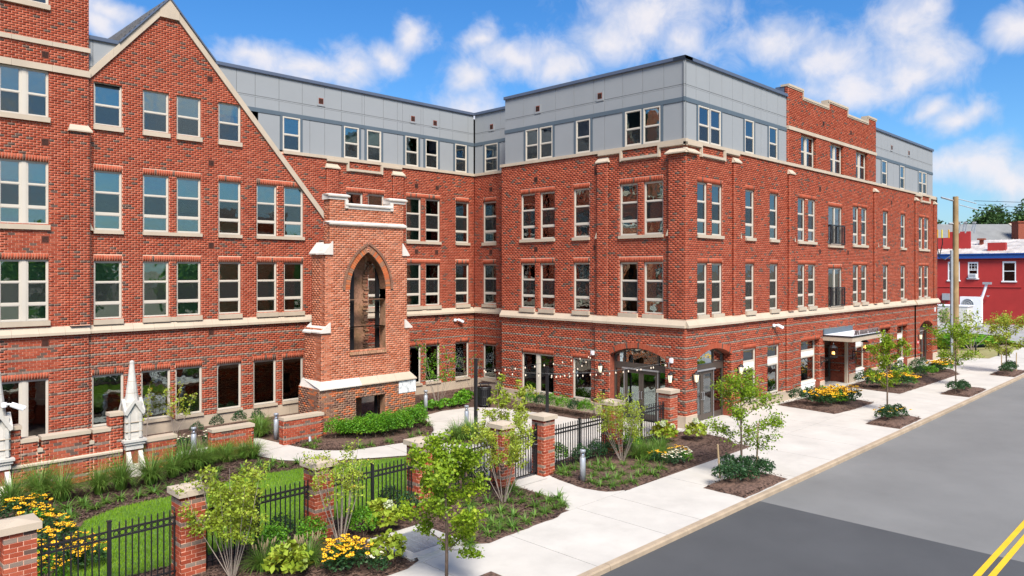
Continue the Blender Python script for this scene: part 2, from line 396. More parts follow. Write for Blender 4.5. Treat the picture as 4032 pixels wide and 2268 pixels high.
# ------------------------------------------------------------------ the apartment building
BX, BY = 25.2, 15.6
bld = thing('apartment_building', 'four storey red brick apartment building with grey panelled top floor and gabled wing', 'building', (BX, BY, 0))
def P(x, y, z): return (x-BX, y-BY, z)
gband = lambda k, z: z < 3.85 and k % 5 == 2
walls = []
S_up = Wall(25.2, 15.6, 0, 0, 32.2, 4.2, 11.15); S_g = Wall(25.2, 15.6, 0, 4.2, 27.7, .46, 3.92, band=gband)
S_pc = Wall(25.1, 15.5, 0, 0, 4.35, .46, 3.92, band=gband); S_pf = Wall(25.1, 15.5, 0, 27.8, 32.4, .46, 3.92, band=gband)
W_up = Wall(25.2, 25.8, -90, 0, 10.2, 4.2, 11.15); W_g = Wall(25.2, 25.8, -90, 0, 5.85, .46, 3.92, band=gband)
W_pc = Wall(25.1, 25.8, -90, 5.82, 10.3, .46, 3.92, band=gband)
R_w = Wall(26.6, 29.3, -90, 0, 3.5, .46, 11.15, band=gband)
gab = lambda z: [(8.1-8.1, 18.5)] if z < 11.15 else [(max(0.0, 10.88-8.1-(16.42-z)/1.16), 10.88-8.1+(16.42-z)/1.16)]
B_w = Wall(8.1, 29.3, 0, 0, 18.5, .40, 16.4, shape=gab, band=gband)
T_w = Wall(3.4, 29.2, 0, 0, 4.7, .40, 17.2, band=gband)
BAY = Wall(25.2, 15.57, 0, 8.98, 20.58, 11.27, 14.52, shape=lambda z: [(8.98, 20.58)])
BAY_m = [Wall(25.2, 15.57, 0, a, b, 14.52, 14.88) for a, b in ((8.98, 10.58), (13.7, 16.24), (19.3, 20.58))]
BAY_l = Wall(34.18, 15.75, -90, 0, .18, 11.27, 14.88)
walls += [S_up, S_g, S_pc, S_pf, W_up, W_g, W_pc, R_w, B_w, T_w, BAY, BAY_l] + BAY_m
S_pr = Wall(25.1, 19.98, -90, 0, 0, 0, 0)
# pilasters: (x or y of left edge, width, plane)
PIL = []
def pilaster_S(x0, x1, y=15.6, p=.12, z0=4.2, z1=10.72, low=.09):
    PIL.append(Wall(x0, y-p, 0, 0, x1-x0, z0, z1)); PIL.append(Wall(x0, y, -90, 0, p, z0, z1))
    if low: PIL.append(Wall(x1, y-p*.6, 0, 0, low, z0, 7.5))
def pilaster_W(y0, y1, x=25.2, p=.12, z0=4.2, z1=10.72, low=.09):
    PIL.append(Wall(x-p, y0, -90, 0, y0-y1, z0, z1))
    if low: PIL.append(Wall(x-p*.6, y0+low, -90, 0, low, z0, 7.5))
for a, b in ((28.9, 29.42), (34.2, 34.72), (45.42, 45.92), (52.86, 53.36), (56.9, 57.4)): pilaster_S(a, b)
PIL.append(Wall(25.08, 15.48, 0, 0, .82, 4.2, 10.72)); PIL.append(Wall(25.08, 16.3, -90, 0, .82, 4.2, 10.72))
pilaster_W(19.86, 19.28)
for a, b in ((17.66, 18.27), (21.28, 21.9)): pilaster_S(a, b, 29.3, low=0)
PIL += [Wall(7.48, 29.05, 0, 0, .62, 4.2, 11.0), Wall(7.48, 29.2, -90, 0, .15, 4.2, 11.0)]
PIL += [Wall(33.95, 15.48, 0, 0, .6, .46, 3.92, band=gband), Wall(33.95, 15.6, -90, 0, .12, .46, 3.92, band=gband)]

# ---- windows
WMESH = {}
def frame_mesh(w, h, kind):
    """frame bars and the glass openings of a window unit; local u, d, z"""
    mb = MB(); pan = []; f = .052; d0, d1 = .06, .14
    units = [(0, w)]
    if kind in ('dbl', 'dbl3', 'dblh'): m = .13; units = [(0, w/2-m/2), (w/2+m/2, w)]; mb.box(w/2-m/2, .045, 0, w/2+m/2, d1, h)
    for a, b in units:
        mb.box(a, d0, 0, a+f, d1, h); mb.box(b-f, d0, 0, b, d1, h); mb.box(a+f, d0, 0, b-f, d1, f); mb.box(a+f, d0, h-f, b-f, d1, h)
        a2, b2 = a+f, b-f
        if kind in ('dh', 'dblh'): cuts = [(h*.475, .045)]
        elif kind in ('dh3', 'dbl3'): cuts = [(h*.275, .085), (h*.635, .045)]
        elif kind == 'trans': cuts = [(h*.60, .06), (h*.745, .06)]
        else: cuts = []
        z = f
        for i, (c, t) in enumerate(cuts+[(h-f, 0)]):
            top = c-t/2 if t else h-f
            if t: mb.box(a2, d0+.008, c-t/2, b2, d1-.008, c+t/2)
            # inner sash border
            g = .022; mb.box(a2, d0+.02, z, a2+g, d1-.02, top); mb.box(b2-g, d0+.02, z, b2, d1-.02, top); mb.box(a2+g, d0+.02, z, b2-g, d1-.02, z+g); mb.box(a2+g, d0+.02, top-g, b2-g, d1-.02, top)
            pan.append((a2+g, b2-g, z+g, top-g, i))
            z = c+t/2
    return mb, pan
def window(wall, u0, u1, z0, z1, kind='dh3', blind=.6, screen=True, depth=0.0, root=None):
    root = root or bld; w, h = round(u1-u0, 2), round(z1-z0, 2); key = (w, h, kind)
    if key not in WMESH:
        mb, pan = frame_mesh(w, h, kind); fm = mb.mesh('window'); fm.materials.append(M_FRAME); ps = []
        for (a, b, c, d, i) in pan:
            if kind == 'trans' and i == 1: me = MB().box(a-.02, .075, c-.02, b+.02, .10, d+.02).mesh('spandrel'); me.materials.append(M_PANELW); ps.append(('spandrel', me, i)); continue
            me = MB().box(a-.004, .098, c-.004, b+.004, .104, d+.004).mesh('pane'); me.materials.append(M_GLASS); ps.append(('pane', me, i))
            scr = None
            if (kind in ('dh', 'dblh') and i == 0) or (kind in ('dh3', 'dbl3') and i == 1):
                me = MB().add([(a, .086, c), (b, .086, c), (b, .086, d), (a, .086, d)], [(0, 1, 2, 3)]).mesh('insect_screen'); me.materials.append(M_SCREEN); ps.append(('insect_screen', me, i))
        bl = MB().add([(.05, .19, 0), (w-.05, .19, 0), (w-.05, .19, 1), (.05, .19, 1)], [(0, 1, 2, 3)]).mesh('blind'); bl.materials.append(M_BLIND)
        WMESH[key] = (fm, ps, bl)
    fm, ps, bl = WMESH[key]
    x, y, z = wall.w(u0, depth, z0); o = link_obj('window', fm, root, (x-root.location.x, y-root.location.y, z-root.location.z), wall.rz)
    for n, me, i in ps:
        if n == 'insect_screen' and not screen: continue
        link_obj(n, me, o)
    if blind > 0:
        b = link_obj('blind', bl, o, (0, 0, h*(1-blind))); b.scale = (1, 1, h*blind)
    return o
def stone(mb_or_box, wall, name='stone_sill', m=None):
    """a stone made of boxes in wall coordinates (u0,d0,z0,u1,d1,z1)"""
    mb = MB()
    for b in mb_or_box: mb.box(*b)
    mb.v = [(v[0]-0, v[1], v[2]) for v in mb.v]
    x, y, z = wall.w(0, 0, 0); return part(name, mb, m or M_STONE, bld, P(x, y, 0), wall.rz)
def sill(wall, u0, u1, z, h=.13, p=.09): stone([(u0-.02, -p, z-h, u1+.03, .10, z)], wall)
rb = random.Random(3)
def add_win(wall, u0, u1, z0, z1, kind='dh3', sold=True, blind=None, sillh=.13, cut=True, depth=.16):
    if cut: wall.hole(u0, u1, z0, z1, sold=sold, depth=depth)
    if blind is None: blind = rb.choice([1, 1, .95, .62, .55, .35, 0])
    window(wall, u0, u1, z0, z1, kind, blind)
    if sillh: sill(wall, u0, u1, z0, sillh)
ZL2, ZL3 = (4.37, 6.47), (7.58, 9.72)
# gable wing and courtyard back wall
gc = [(8.28, 9.22), (9.94, 10.88), (11.17, 12.10), (12.80, 13.73), (14.41, 15.31), (15.64, 16.55)]
bc = [(18.72, 19.62), (19.9, 20.82), (22.12, 23.03), (23.33, 24.25), (25.30, 26.22)]
def pairs(cols, prs):
    d = {}
    for i, c in enumerate(cols):
        d[i] = c
        for a, b in prs:
            if i == a: d[i] = (cols[a][0], cols[b][1])
            if i == b: d[i] = None
    return d
for cols, prs in ((gc, [(1, 2), (4, 5)]), (bc, [(0, 1), (2, 3)])):
    sp = pairs(cols, prs)
    for (za, zb) in (ZL2, ZL3):
        for i, (a, b) in enumerate(cols):
            s = sp[i]; add_win(B_w, a-8.1, b-8.1, za, zb, 'dh3', (s[0]-8.1, s[1]-8.1) if s else False, blind=1 if za < 5 and rb.random() < .8 else None, sillh=0)
            if s:
                if za > 5: sill(B_w, s[0]-8.1, s[1]-8.1, za)
                else:
                    if s[1]-s[0] > 1.2: stone([(s[0]-8.1+.3, -.07, za-.17, s[1]-8.1-.3, .1, za-.02)], B_w)
            if za < 5: sill(B_w, a-8.1, b-8.1, za, .18, .10)
for i, (a, b) in enumerate(gc[:4]): add_win(B_w, a-8.1, b-8.1, 11.34, 12.90, 'dh', False, sillh=.17, blind=[1, .97, .95, .3][i])
for (a, b) in [(8.22, 9.28), (9.88, 10.94), (11.12, 12.15), (12.74, 13.75), (14.27, 15.28), (15.56, 16.55), (18.72, 19.62), (19.9, 20.8), (22.17, 23.03), (23.33, 24.23), (25.28, 26.22)]:
    add_win(B_w, a-8.1, b-8.1, .53, 2.38, 'fix', True, blind=0, sillh=.10)
for z0, z1, kind, bl, so in ((11.35, 12.95, 'dblh', .96, False), (7.68, 9.83, 'dbl3', .30, True), (4.42, 6.50, 'dbl3', 1, True), (.42, 2.44, 'dbl', 0, True), (15.2, 16.6, 'dblh', .8, False)):
    add_win(T_w, 5.42-3.4, 6.86-3.4, z0, z1, kind, so, bl, sillh=.17 if z0 > 4 else .1)
# wing end facing the courtyard
wy = [(24.49, 23.58), (23.26, 22.36), (21.25, 20.34), (18.73, 17.83), (17.52, 16.60)]
sp = pairs(wy, [(0, 1), (3, 4)])
for (za, zb) in (ZL2, ZL3):
    for i, (a, b) in enumerate(wy):
        s = sp[i]; add_win(W_up, 25.8-a, 25.8-b, za, zb, 'dh3', (25.8-s[0], 25.8-s[1]) if s else False, sillh=0, blind=rb.choice([0, 0, .3, .62, 1]))
        if s and za > 5: sill(W_up, 25.8-s[0], 25.8-s[1], za)
        if za < 5: sill(W_up, 25.8-a, 25.8-b, za, .18, .10)
add_win(W_g, 25.8-24.44, 25.8-22.42, .50, 2.29, 'dbl', True, 0, .10); add_win(W_g, 25.8-21.30, 25.8-20.26, .50, 2.29, 'fix', True, 0, .10)
for (za, zb), k in ((ZL2, 'dh3'), (ZL3, 'dh3'), ((.52, 2.28), 'fix')): add_win(R_w, 29.3-28.62, 29.3-27.62, za, zb, k, True, 1 if za == ZL2[0] else 0, .15)
# street front
sx = [(26.05, 26.87), (27.22, 28.07), (30.05, 30.88), (32.35, 33.19), (35.30, 36.14), (36.5, 37.38), (42.33, 43.17), (43.58, 44.46), (47.05, 47.93), (50.2, 51.1), (53.7, 54.6), (54.95, 55.9)]
sp = pairs(sx, [(0, 1), (4, 5), (6, 7), (10, 11)])
for (za, zb) in ((4.35, 6.42), (7.56, 9.66)):
    for i, (a, b) in enumerate(sx):
        s = sp[i]; add_win(S_up, a-BX, b-BX, za, zb, 'dh3', (s[0]-BX, s[1]-BX) if s else False, sillh=0, blind=rb.choice([1, .62, .62, 1, .3]))
        if s and za > 5: sill(S_up, s[0]-BX, s[1]-BX, za)
        if za < 5: sill(S_up, a-BX, b-BX, za, .17, .10)
for a, b in ((29.86, 31.02), (32.13, 33.32)): add_win(S_g, a-BX, b-BX, .50, 2.70, 'trans', True, 0, .06)
for a, b in ((35.67, 37.9), (42.72, 44.62), (46.5, 48.35), (49.55, 51.45)):
    S_g.hole(a-BX, b-BX, .0, 2.64, sold=True, depth=.38)
    window(S_g, a-BX, b-BX, .55, 2.64, 'trans', 0, depth=.22)
    stone([(a-BX, .24, .02, b-BX, .36, .47), (a-BX-.0, .20, .47, b-BX, .38, .55)], S_g, 'spandrel_panel', M_PANELW)
    walls.append(Wall(b, 15.6+.30, -90, 0, .30, .46, 2.64, band=gband))
# fourth floor windows and grey panels
def grey(wall_o, rz, u0, u1, wins, joints, bjoints, top=True, d=.03, skip=lambda u, z: False, cope=None):
    W = Wall(wall_o[0], wall_o[1], rz, u0, u1, 11.27, 14.5); x, y, z = W.w(0, 0, 0)
    mb = MB(); zb = [(11.27, 12.73, None), (12.9, 13.34, 0), (13.40, 14.36, 0)]
    bk = MB()
    for a, b, za, zz in ([(u0, u1, 12.73, 14.45)] if not cope else [(-.4, 1.1, 12.73, 14.45), (13.7-8.1, u1, 12.73, 13.4), (12.4-8.1, u1, 13.4, 14.45)]): bk.add([(a, d+.03, za), (b, d+.03, za), (b, d+.03, zz), (a, d+.03, zz)], [(0, 1, 2, 3)])
    e = sorted([u0]+[v for w in wins for v in w]+[u1])
    for a, b in zip(e[::2], e[1::2]):
        if cope: a = max(a, 14.6-8.1)
        bk.add([(a, d+.03, 11.27), (b, d+.03, 11.27), (b, d+.03, 12.73), (a, d+.03, 12.73)], [(0, 1, 2, 3)])
    part('panel_backing', bk, M_DARK, bld, P(x, y, 0), W.rz)
    us = [u0]+sorted(joints)+[u1]; g = .008
    for za, zc in ((12.9, 13.335), (13.405, 14.37)):
        for a, b in zip(us, us[1:]):
            if b-a > .06 and not skip((a+b)/2, za): part('wall_panel', MB().box(a+g, d, za+.004, b-g, d+.025, zc), M_PANEL, bld, P(x, y, 0), W.rz)
    for a, b in (cope or [(u0, u1)]):
        part('reveal_trim', MB().box(a, d+.006, 13.345, b, d+.02, 13.395), M_PANEL, bld, P(x, y, 0), W.rz)
        if not (cope and b < 3): part('trim_band', MB().box((a if not cope else 13.75-8.1)-.02, d-.025, 12.73, b, d+.02, 12.9), M_TRIM, bld, P(x, y, 0), W.rz)
    t = .12; tr = []
    for a, b in wins: tr += [(a-t, a), (b, b+t)]
    tr = sorted(tr); mg = []
    for a, b in tr:
        if mg and a < mg[-1][1]-.001: mg[-1] = (mg[-1][0], max(b, mg[-1][1]))
        else: mg.append((a, b))
    cut = list(wins)
    for a, b in mg:
        pcs = [(a, b)]
        for p, q in wins: pcs = [r for s_ in pcs for r in ([(s_[0], min(s_[1], p)), (max(s_[0], q), s_[1])] if p < s_[1] and q > s_[0] else [s_]) if r[1]-r[0] > .01]
        for p, q in pcs: part('window_trim', MB().box(p, d-.02, 11.27, q, d+.02, 12.728), M_TRIM, bld, P(x, y, 0), W.rz)
        cut += pcs
    occ = sorted(cut); free = []; c = u0
    for a, b in occ:
        if a > c+.02: free.append((c, a))
        c = max(c, b)
    if u1 > c+.02: free.append((c, u1))
    for a, b in free:
        ed = [a]+[j for j in sorted(bjoints) if a+.05 < j < b-.05]+[b]
        for p, q in zip(ed, ed[1:]):
          if not skip((p+q)/2, 11.3): part('wall_panel', MB().box(p+g, d, 11.272, q-g, d+.025, 12.726), M_PANEL, bld, P(x, y, 0), W.rz)
    for a, b in wins: window(W, a, b, 11.275, 12.725, 'dh', rb.choice([1, .9, .5, 0, 0]), depth=-.05)
    for a, b in (cope or [(u0, u1)]): part('parapet_coping', MB().box(a-.03, -.05, 14.37, b+.03, .5, 14.5).box(a-.02, -.035, 14.35, b+.02, 0, 14.37), M_COPE, bld, P(x, y, 0), W.rz)
    return W
sj = [v-BX for v in (26.09, 27.12, 28.12, 29.02, 29.91, 31.02, 31.6, 32.18, 33.27)]
grey((25.2, 15.62), 0, -.0, 8.98, [(a-BX, b-BX) for a, b in ((26.24, 27.09), (27.15, 28.0), (30.07, 30.90), (32.35, 33.19))], sj, [v-BX for v in (29.02, 31.6)])
sj2 = [v-BX for v in (46.88, 48.0, 49.05, 50.04, 51.26, 52.13, 52.71, 53.73, 54.78, 55.87)]
grey((25.2, 15.62), 0, 20.6, 31.75, [(a-BX, b-BX) for a, b in ((46.94, 47.84), (50.19, 51.03), (53.86, 54.66), (54.72, 55.55))], sj2, [v-BX for v in (49.05, 52.13, 52.71)])
grey((25.22, 25.6), -90, 0, 10.0, [(25.6-a, 25.6-b) for a, b in ((24.21, 23.40), (23.31, 22.52), (21.13, 20.33), (18.48, 17.66), (17.57, 16.75))], [25.6-v for v in (24.38, 23.36, 22.35, 21.26, 20.15, 19.56, 18.61, 17.61, 16.6)], [25.6-v for v in (19.56,)])
grey((26.62, 29.3), -90, 0, 3.7, [(29.3-28.52, 29.3-27.55)], [29.3-v for v in (28.68, 28.0, 27.34, 26.69)], [])
grey((8.1, 29.32), 0, -.4, 18.5, [(a-8.1, b-8.1) for a, b in ((15.6, 16.42), (18.62, 19.42), (19.86, 20.66), (22.09, 22.88), (23.34, 24.14), (25.30, 26.09))], [v-8.1 for v in (8.27, 9.8, 11.2, 12.4, 13.57, 14.37, 15.44, 16.53, 17.64, 18.5, 19.6, 19.73, 20.8, 21.62, 21.93, 23.06, 23.2, 24.28, 25.14, 26.2)], [v-8.1 for v in (9.2, 14.5, 16.9, 17.64, 21.64)], skip=lambda u, z: (u+8.1 > 9.3 or z < 12) and u+8.1 < (12.3 if z > 13.2 else 13.2 if z > 12.5 else 14.5), cope=[(-.4, 9.25-8.1), (12.5-8.1, 18.5)])
# brick bay in the grey storey
for a, b in ((35.6, 37.4), (39.17, 40.95), (42.7, 44.48)):
    BAY.hole(a-BX, b-BX, 11.27, 12.80, depth=.3); window(BAY, a-BX, b-BX, 11.27, 12.80, 'dblh', rb.choice([1, .5, 0]), depth=.10)
    walls.append(Wall(b, 15.57+.16, -90, 0, .16, 11.27, 12.80))
stone([(8.96, -.05, 12.83, 20.60, .1, 13.0)], BAY, 'stone_band')
for a, b, zt in ((8.95, 10.62, 14.98), (10.62, 13.66, 14.62), (13.66, 16.28, 14.98), (16.28, 19.26, 14.62), (19.26, 20.61, 14.98)):
    stone([(a, -.06, zt-.1, b, .36, zt), (a, -.035, zt-.16, b, .0, zt-.1)], BAY, 'parapet_coping')
for u in (10.58, 13.66, 16.24, 19.26): stone([(u, -.055, 14.46, u+.045, .35, 14.88)], BAY, 'coping_return')
part('parapet_flank', MB().box(34.18, 15.76, 14.3, 34.22, 16.2, 14.9), M_COPE, bld, (-BX, -BY, 0))
# ---- arched doorways
def voussoirs(wall, u0, u1, zs, rise, t=.22, gothic=False, n=None, m=None, root=None, depth=.16):
    root = root or bld; m_ = (u0+u1)/2; w = u1-u0; org = root.location; pts = []
    if gothic:
        R = (w*w/4+rise*rise)/w; th = math.asin(rise/R); n = n or 22
        for side in (1, -1):
            for i in range(n):
                a0, a1 = th*i/n, th*(i+1)/n; q = []
                for a, rr in ((a0+.004, R), (a1-.004, R), (a1-.004, R+t), (a0+.004, R+t)): q.append((m_+side*(-(R-w/2)+rr*cos(a)), zs+rr*sin(a)))
                pts.append(q)
    else:
        R = (w*w/4+rise*rise)/(2*rise); th = math.asin(w/2/R); n = n or int(2*th*R/.08)
        for i in range(n):
            a0, a1 = -th+2*th*i/n, -th+2*th*(i+1)/n
            pts.append([(m_+rr*sin(a), zs+rise-R+rr*cos(a)) for a, rr in ((a0+.003, R), (a1-.003, R), (a1-.003, R+t), (a0+.003, R+t))])
    x, y, z = wall.w(0, 0, 0)
    for q in pts:
        o = part('arch_brick', MB().prism(q, -.014, depth*.6, 'y'), m or M_BRICK_O, root, (x-org.x, y-org.y, 0), wall.rz)
        o['tone'] = .83 if random.random() < .06 else .42+.35*random.random()
def storefront(wall, u0, u1, zs, rise, depth, leaf0, leaf1, trans=None):
    """bronze arched entrance with double doors"""
    x, y, z = wall.w(0, depth, 0); o = link_obj('door_frame', None, bld, P(x, y, 0), wall.rz)
    w = u1-u0; m = w/2; mb = MB(); f = .07
    mb.box(u0, 0, 0, u0+f, .12, zs).box(u1-f, 0, 0, u1, .12, zs)
    mb.box(u0+f, .0, 2.02, u1-f, .12, 2.30)
    for u in (leaf0-f, leaf1): mb.box(u, 0, 0, u+f, .12, 2.02)
    for u in (leaf0-f, leaf1): mb.box(u, .002, 2.30, u+f, .11, zs+max(0, arch_z(w, rise, u+f/2-u0-m)) if rise else zs)
    if rise:
        n = 18; q = []
        for i in range(n+1):
            uu = -m+w*i/n; q.append((u0+m+uu, zs+arch_z(w, rise, uu)))
        for (a, za), (b, zb) in zip(q, q[1:]): mb.add([(a, 0, za-.08), (b, 0, zb-.08), (b, 0, zb+.02), (a, 0, za+.02), (a, .12, za-.08), (b, .12, zb-.08)], [(0, 1, 2, 3), (4, 5, 1, 0)])
        poly = [(u0+f, 2.30), (u1-f, 2.30)]+[(min(max(a, u0+f), u1-f), za) for a, za in q[::-1]]
    else: poly = [(u0+f, 2.30), (u1-f, 2.30), (u1-f, zs), (u0+f, zs)]
    part('frame_bar', mb, M_BRONZE, o)
    g = MB().prism(poly, .05, .056, 'y'); part('pane', g, M_GLASS, o)
    for a, b in ((u0+f, leaf0-f), (leaf1+f, u1-f)):
        if b-a > .05: part('pane', MB().box(a, .05, .25, b, .056, 2.02), M_GLASS, o); part('kick_plate', MB().box(a, .04, 0, b, .07, .25), M_BRONZE, o)
    part('door_closer', MB().box(leaf0-.1, -.06, 2.03, leaf1+.1, .0, 2.09), M_ALU, o)
    for uu in (leaf0-.035, leaf1+.01): part('edge_strip', MB().box(uu, -.012, .02, uu+.025, 0, 2.02), M_ALU, o)
    c = (leaf0+leaf1)/2
    for a, b, hs in ((leaf0, c-.006, -1), (c+.006, leaf1, 1)):
        d = link_obj('door_leaf', None, bld, P(x, y, 0), wall.rz); s = .11
        part('leaf_frame', MB().box(a, .02, .02, a+s, .07, 2.01).box(b-s, .02, .02, b, .07, 2.01).box(a+s, .02, 1.88, b-s, .07, 2.01).box(a+s, .02, .02, b-s, .07, .26), M_BRONZE, d)
        part('pane', MB().box(a+s, .042, .26, b-s, .048, 1.88), M_GLASS, d)
        hu = b-.055 if hs < 0 else a+.055
        part('pull_handle', MB().tube([(hu, .02, .86), (hu, -.05, .86), (hu, -.05, 1.16), (hu, .02, 1.16)], .012, 6), M_ALU, d)
def arch_z(w, rise, du):
    R = (w*w/4+rise*rise)/(2*rise); return sqrt(max(0, R*R-du*du))-(R-rise)
W_pc.hole(25.8-19.16, 25.8-16.44, 0, 2.62, .34, .34); voussoirs(W_pc, 25.8-19.16, 25.8-16.44, 2.62, .34)
storefront(W_pc, 25.8-19.16, 25.8-16.44, 2.62, .34, .30, 25.8-18.62, 25.8-17.0)
S_pc.hole(25.93-25.1, 28.66-25.1, 0, 2.62, .34, .42); voussoirs(S_pc, 25.93-25.1, 28.66-25.1, 2.62, .34)
storefront(S_pc, 25.93-25.1, 28.66-25.1, 2.62, .34, .40, 26.15-25.1, 27.85-25.1)
S_pf.hole(53.62-25.1, 56.42-25.1, 0, 2.42, .36, .42); voussoirs(S_pf, 53.62-25.1, 56.42-25.1, 2.42, .36)
storefront(S_pf, 53.62-25.1, 56.42-25.1, 2.42, .36, .40, 54.0-25.1, 55.55-25.1)
for w_, u in ((S_pc, 28.66), (S_pf, 56.42)): walls.append(Wall(u, 15.5+.40, -90, 0, .40, .46, 2.6, band=gband))
S_g.hole(38.5-BX, 41.75-BX, 0, 2.80, 0, 1.1)
storefront(S_g, 38.5-BX, 41.75-BX, 2.8, 0, 1.0, 39.1-BX, 40.75-BX)
walls.append(Wall(41.75, 15.6+1.0, -90, 0, 1.0, .46, 2.8, band=gband))
part('entrance_post', MB().box(41.45, 15.58, 0, 41.6, 15.72, 2.8), M_BASE, bld, (-BX, -BY, 0))
# balcony doors on the street front
def balcony(u0, u1, z0, z1, zr0, zr1):
    S_up.hole(u0-BX, u1-BX, z0, z1, sold=True); x, y, z = S_up.w(u0-BX, 0, z0); w, h = u1-u0, z1-z0
    o = link_obj('balcony_door', None, bld, P(x, y, z)); f = .06
    part('frame_bar', MB().box(0, .05, 0, f, .14, h).box(w-f, .05, 0, w, .14, h).box(f, .05, h-f, w-f, .14, h).box(f, .05, 0, w-f, .14, f).box(w/2-.05, .04, f, w/2+.05, .13, h-f), M_FRAME, o)
    for a, b in ((f, w/2-.05), (w/2+.05, w-f)): part('pane', MB().box(a, .09, f, b, .096, h-f), M_GLASS, o)
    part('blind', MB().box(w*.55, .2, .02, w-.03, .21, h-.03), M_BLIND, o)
    b = link_obj('balcony', None, bld, P(u0-.06, 15.6, zr0)); H = zr1-zr0; W = w+.12
    part('rail_frame', MB().box(0, -.16, H-.05, W, -.11, H).box(0, -.16, .03, W, -.11, .07).box(0, -.15, 0, .04, 0, .04).box(0, -.11, H-.05, .04, 0, H).box(W-.04, -.11, H-.05, W, 0, H).box(W-.04, -.15, 0, W, 0, .04).box(0, -.16, .03, .04, -.12, H).box(W-.04, -.16, .03, W, -.12, H), M_BLACK, b)
    pk = MB().box(-.010, -.145, .07, .010, -.125, H-.05).mesh('picket'); pk.materials.append(M_BLACK); n = 16
    for i in range(1, n): link_obj('picket', pk, b, (W*i/n, 0, 0))
    part('balcony_sill', MB().box(0, -.10, -.16, W, .1, -.02), M_STONE, b)
balcony(38.97, 40.78, 7.5, 9.48, 7.50, 8.52); balcony(38.97, 40.78, 4.22, 6.24, 4.25, 5.25)
# ---- stone courses
def course(wall, u0, u1, prof, L=.75, name='string_stone', m=None, u_off=0):
    """stones of a moulded course; prof is a (d,z) polygon"""
    n = max(1, round((u1-u0)/L)); x, y, z = wall.w(0, 0, 0)
    for i in range(n):
        a, b = u0+(u1-u0)*i/n, u0+(u1-u0)*(i+1)/n
        part(name, MB().prism(prof, a+.003, b-.003, 'x'), m or M_STONE, bld, P(x, y, 0), wall.rz)
SP = [(.1, 3.90), (-.14, 3.90), (-.14, 3.99), (.0, 4.20), (.1, 4.20)]
SPo = [(d-.1 if d < .05 else d, z) for d, z in SP]
course(S_g, 29.45-BX, 52.88-BX, SP); course(S_g, -.12, 29.5-BX, SPo); course(S_g, 52.8-BX, 32.55, SPo)
course(W_g, 0, 5.88, SP); course(W_g, 5.82, 10.32, SPo); course(R_w, .02, 3.5, SP); course(B_w, 0, 18.4, SP); course(T_w, 0, 4.72, [(d, z-.0) for d, z in SP])
BD = [(.1, 11.12), (-.07, 11.12), (-.07, 11.25), (.02, 11.27), (.1, 11.27)]
course(S_up, -.07, 32.25, BD, 1.2, 'band_stone'); course(W_up, -.05, 10.28, BD, 1.2, 'band_stone'); course(R_w, .02, 3.5, BD, 1.2, 'band_stone')
course(B_w, 15.6-8.1, 18.5, BD, 1.2, 'band_stone')
for z0, z1 in ((12.95, 13.17), (13.82, 13.98)): course(T_w, 0, 4.74, [(.1, z0), (-.06, z0), (-.06, z1), (.1, z1)], 1.3, 'band_stone')
def base(wall, u0, u1, z1, d0=-.03, L=.95, gaps=()):
    n = max(1, round((u1-u0)/L)); x, y, z = wall.w(0, 0, 0)
    ed = [u0+(u1-u0)*i/n for i in range(n+1)]
    for a, b in zip(ed, ed[1:]):
        pcs = [(a, b)]
        for p, q in gaps: pcs = [r for s_ in pcs for r in ([(s_[0], min(s_[1], p)), (max(s_[0], q), s_[1])] if p < s_[1] and q > s_[0] else [s_]) if r[1]-r[0] > .03]
        for p, q in pcs: part('base_stone', MB().box(p+.004, d0, -.05, q-.004, .05, z1), M_BASE, bld, P(x, y, 0), wall.rz)
base(S_pc, -.02, 4.36, .47, -.01, gaps=[(.83, 3.56)]); base(S_g, 29.46-BX, 52.85-BX, .46, -.02, gaps=[(35.67-BX, 37.9-BX), (38.5-BX, 41.75-BX), (42.72-BX, 44.62-BX), (46.5-BX, 48.35-BX), (49.55-BX, 51.45-BX)])
base(S_pf, 27.76, 32.42, .46, -.01, gaps=[(28.52, 31.32)]); base(W_g, 0, 5.86, .46, -.02); base(W_pc, 5.82, 10.31, .46, -.01, gaps=[(25.8-19.16, 25.8-16.44)])
base(R_w, 0, 3.5, .46, -.02); base(B_w, 0, 18.5, .42, -.02); base(T_w, 0, 4.72, .40, -.02)
def dec(wall, u0, u1, u2, u3, zt=11.13, zl=10.66):
    x, y, z = wall.w(0, 0, 0); t = .135; mb = MB()
    for p, e, dz in ((.055, 0, 0), (.10, .05, 0)):        # two stepped fillets
        mb.box(u0, -p, zt-t+e*.6, u1+t-e*.6, .02, zt).box(u1+e*.6, -p, zl, u1+t-e*.6, .02, zt-t+e*.6).box(u1+t-e*.6, -p, zl+e*.6, u2-t+e*.6, .02, zl+t)
        mb.box(u2-t+e*.6, -p, zl, u2-e*.6, .02, zt-t+e*.6).box(u2-t+e*.6, -p, zt-t+e*.6, u3, .02, zt)
    part('stepped_moulding', mb, M_STONE, bld, P(x, y, 0), wall.rz)
dec(W_up, 25.8-19.82, 25.8-18.70, 25.8-16.70, 10.3); dec(S_up, -.1, 26.25-BX, 28.25-BX, 29.4-BX); dec(S_up, 52.9-BX, 54.1-BX, 56.05-BX, 57.3-BX); dec(B_w, 17.68-8.1, 18.72-8.1, 20.72-8.1, 21.8-8.1)
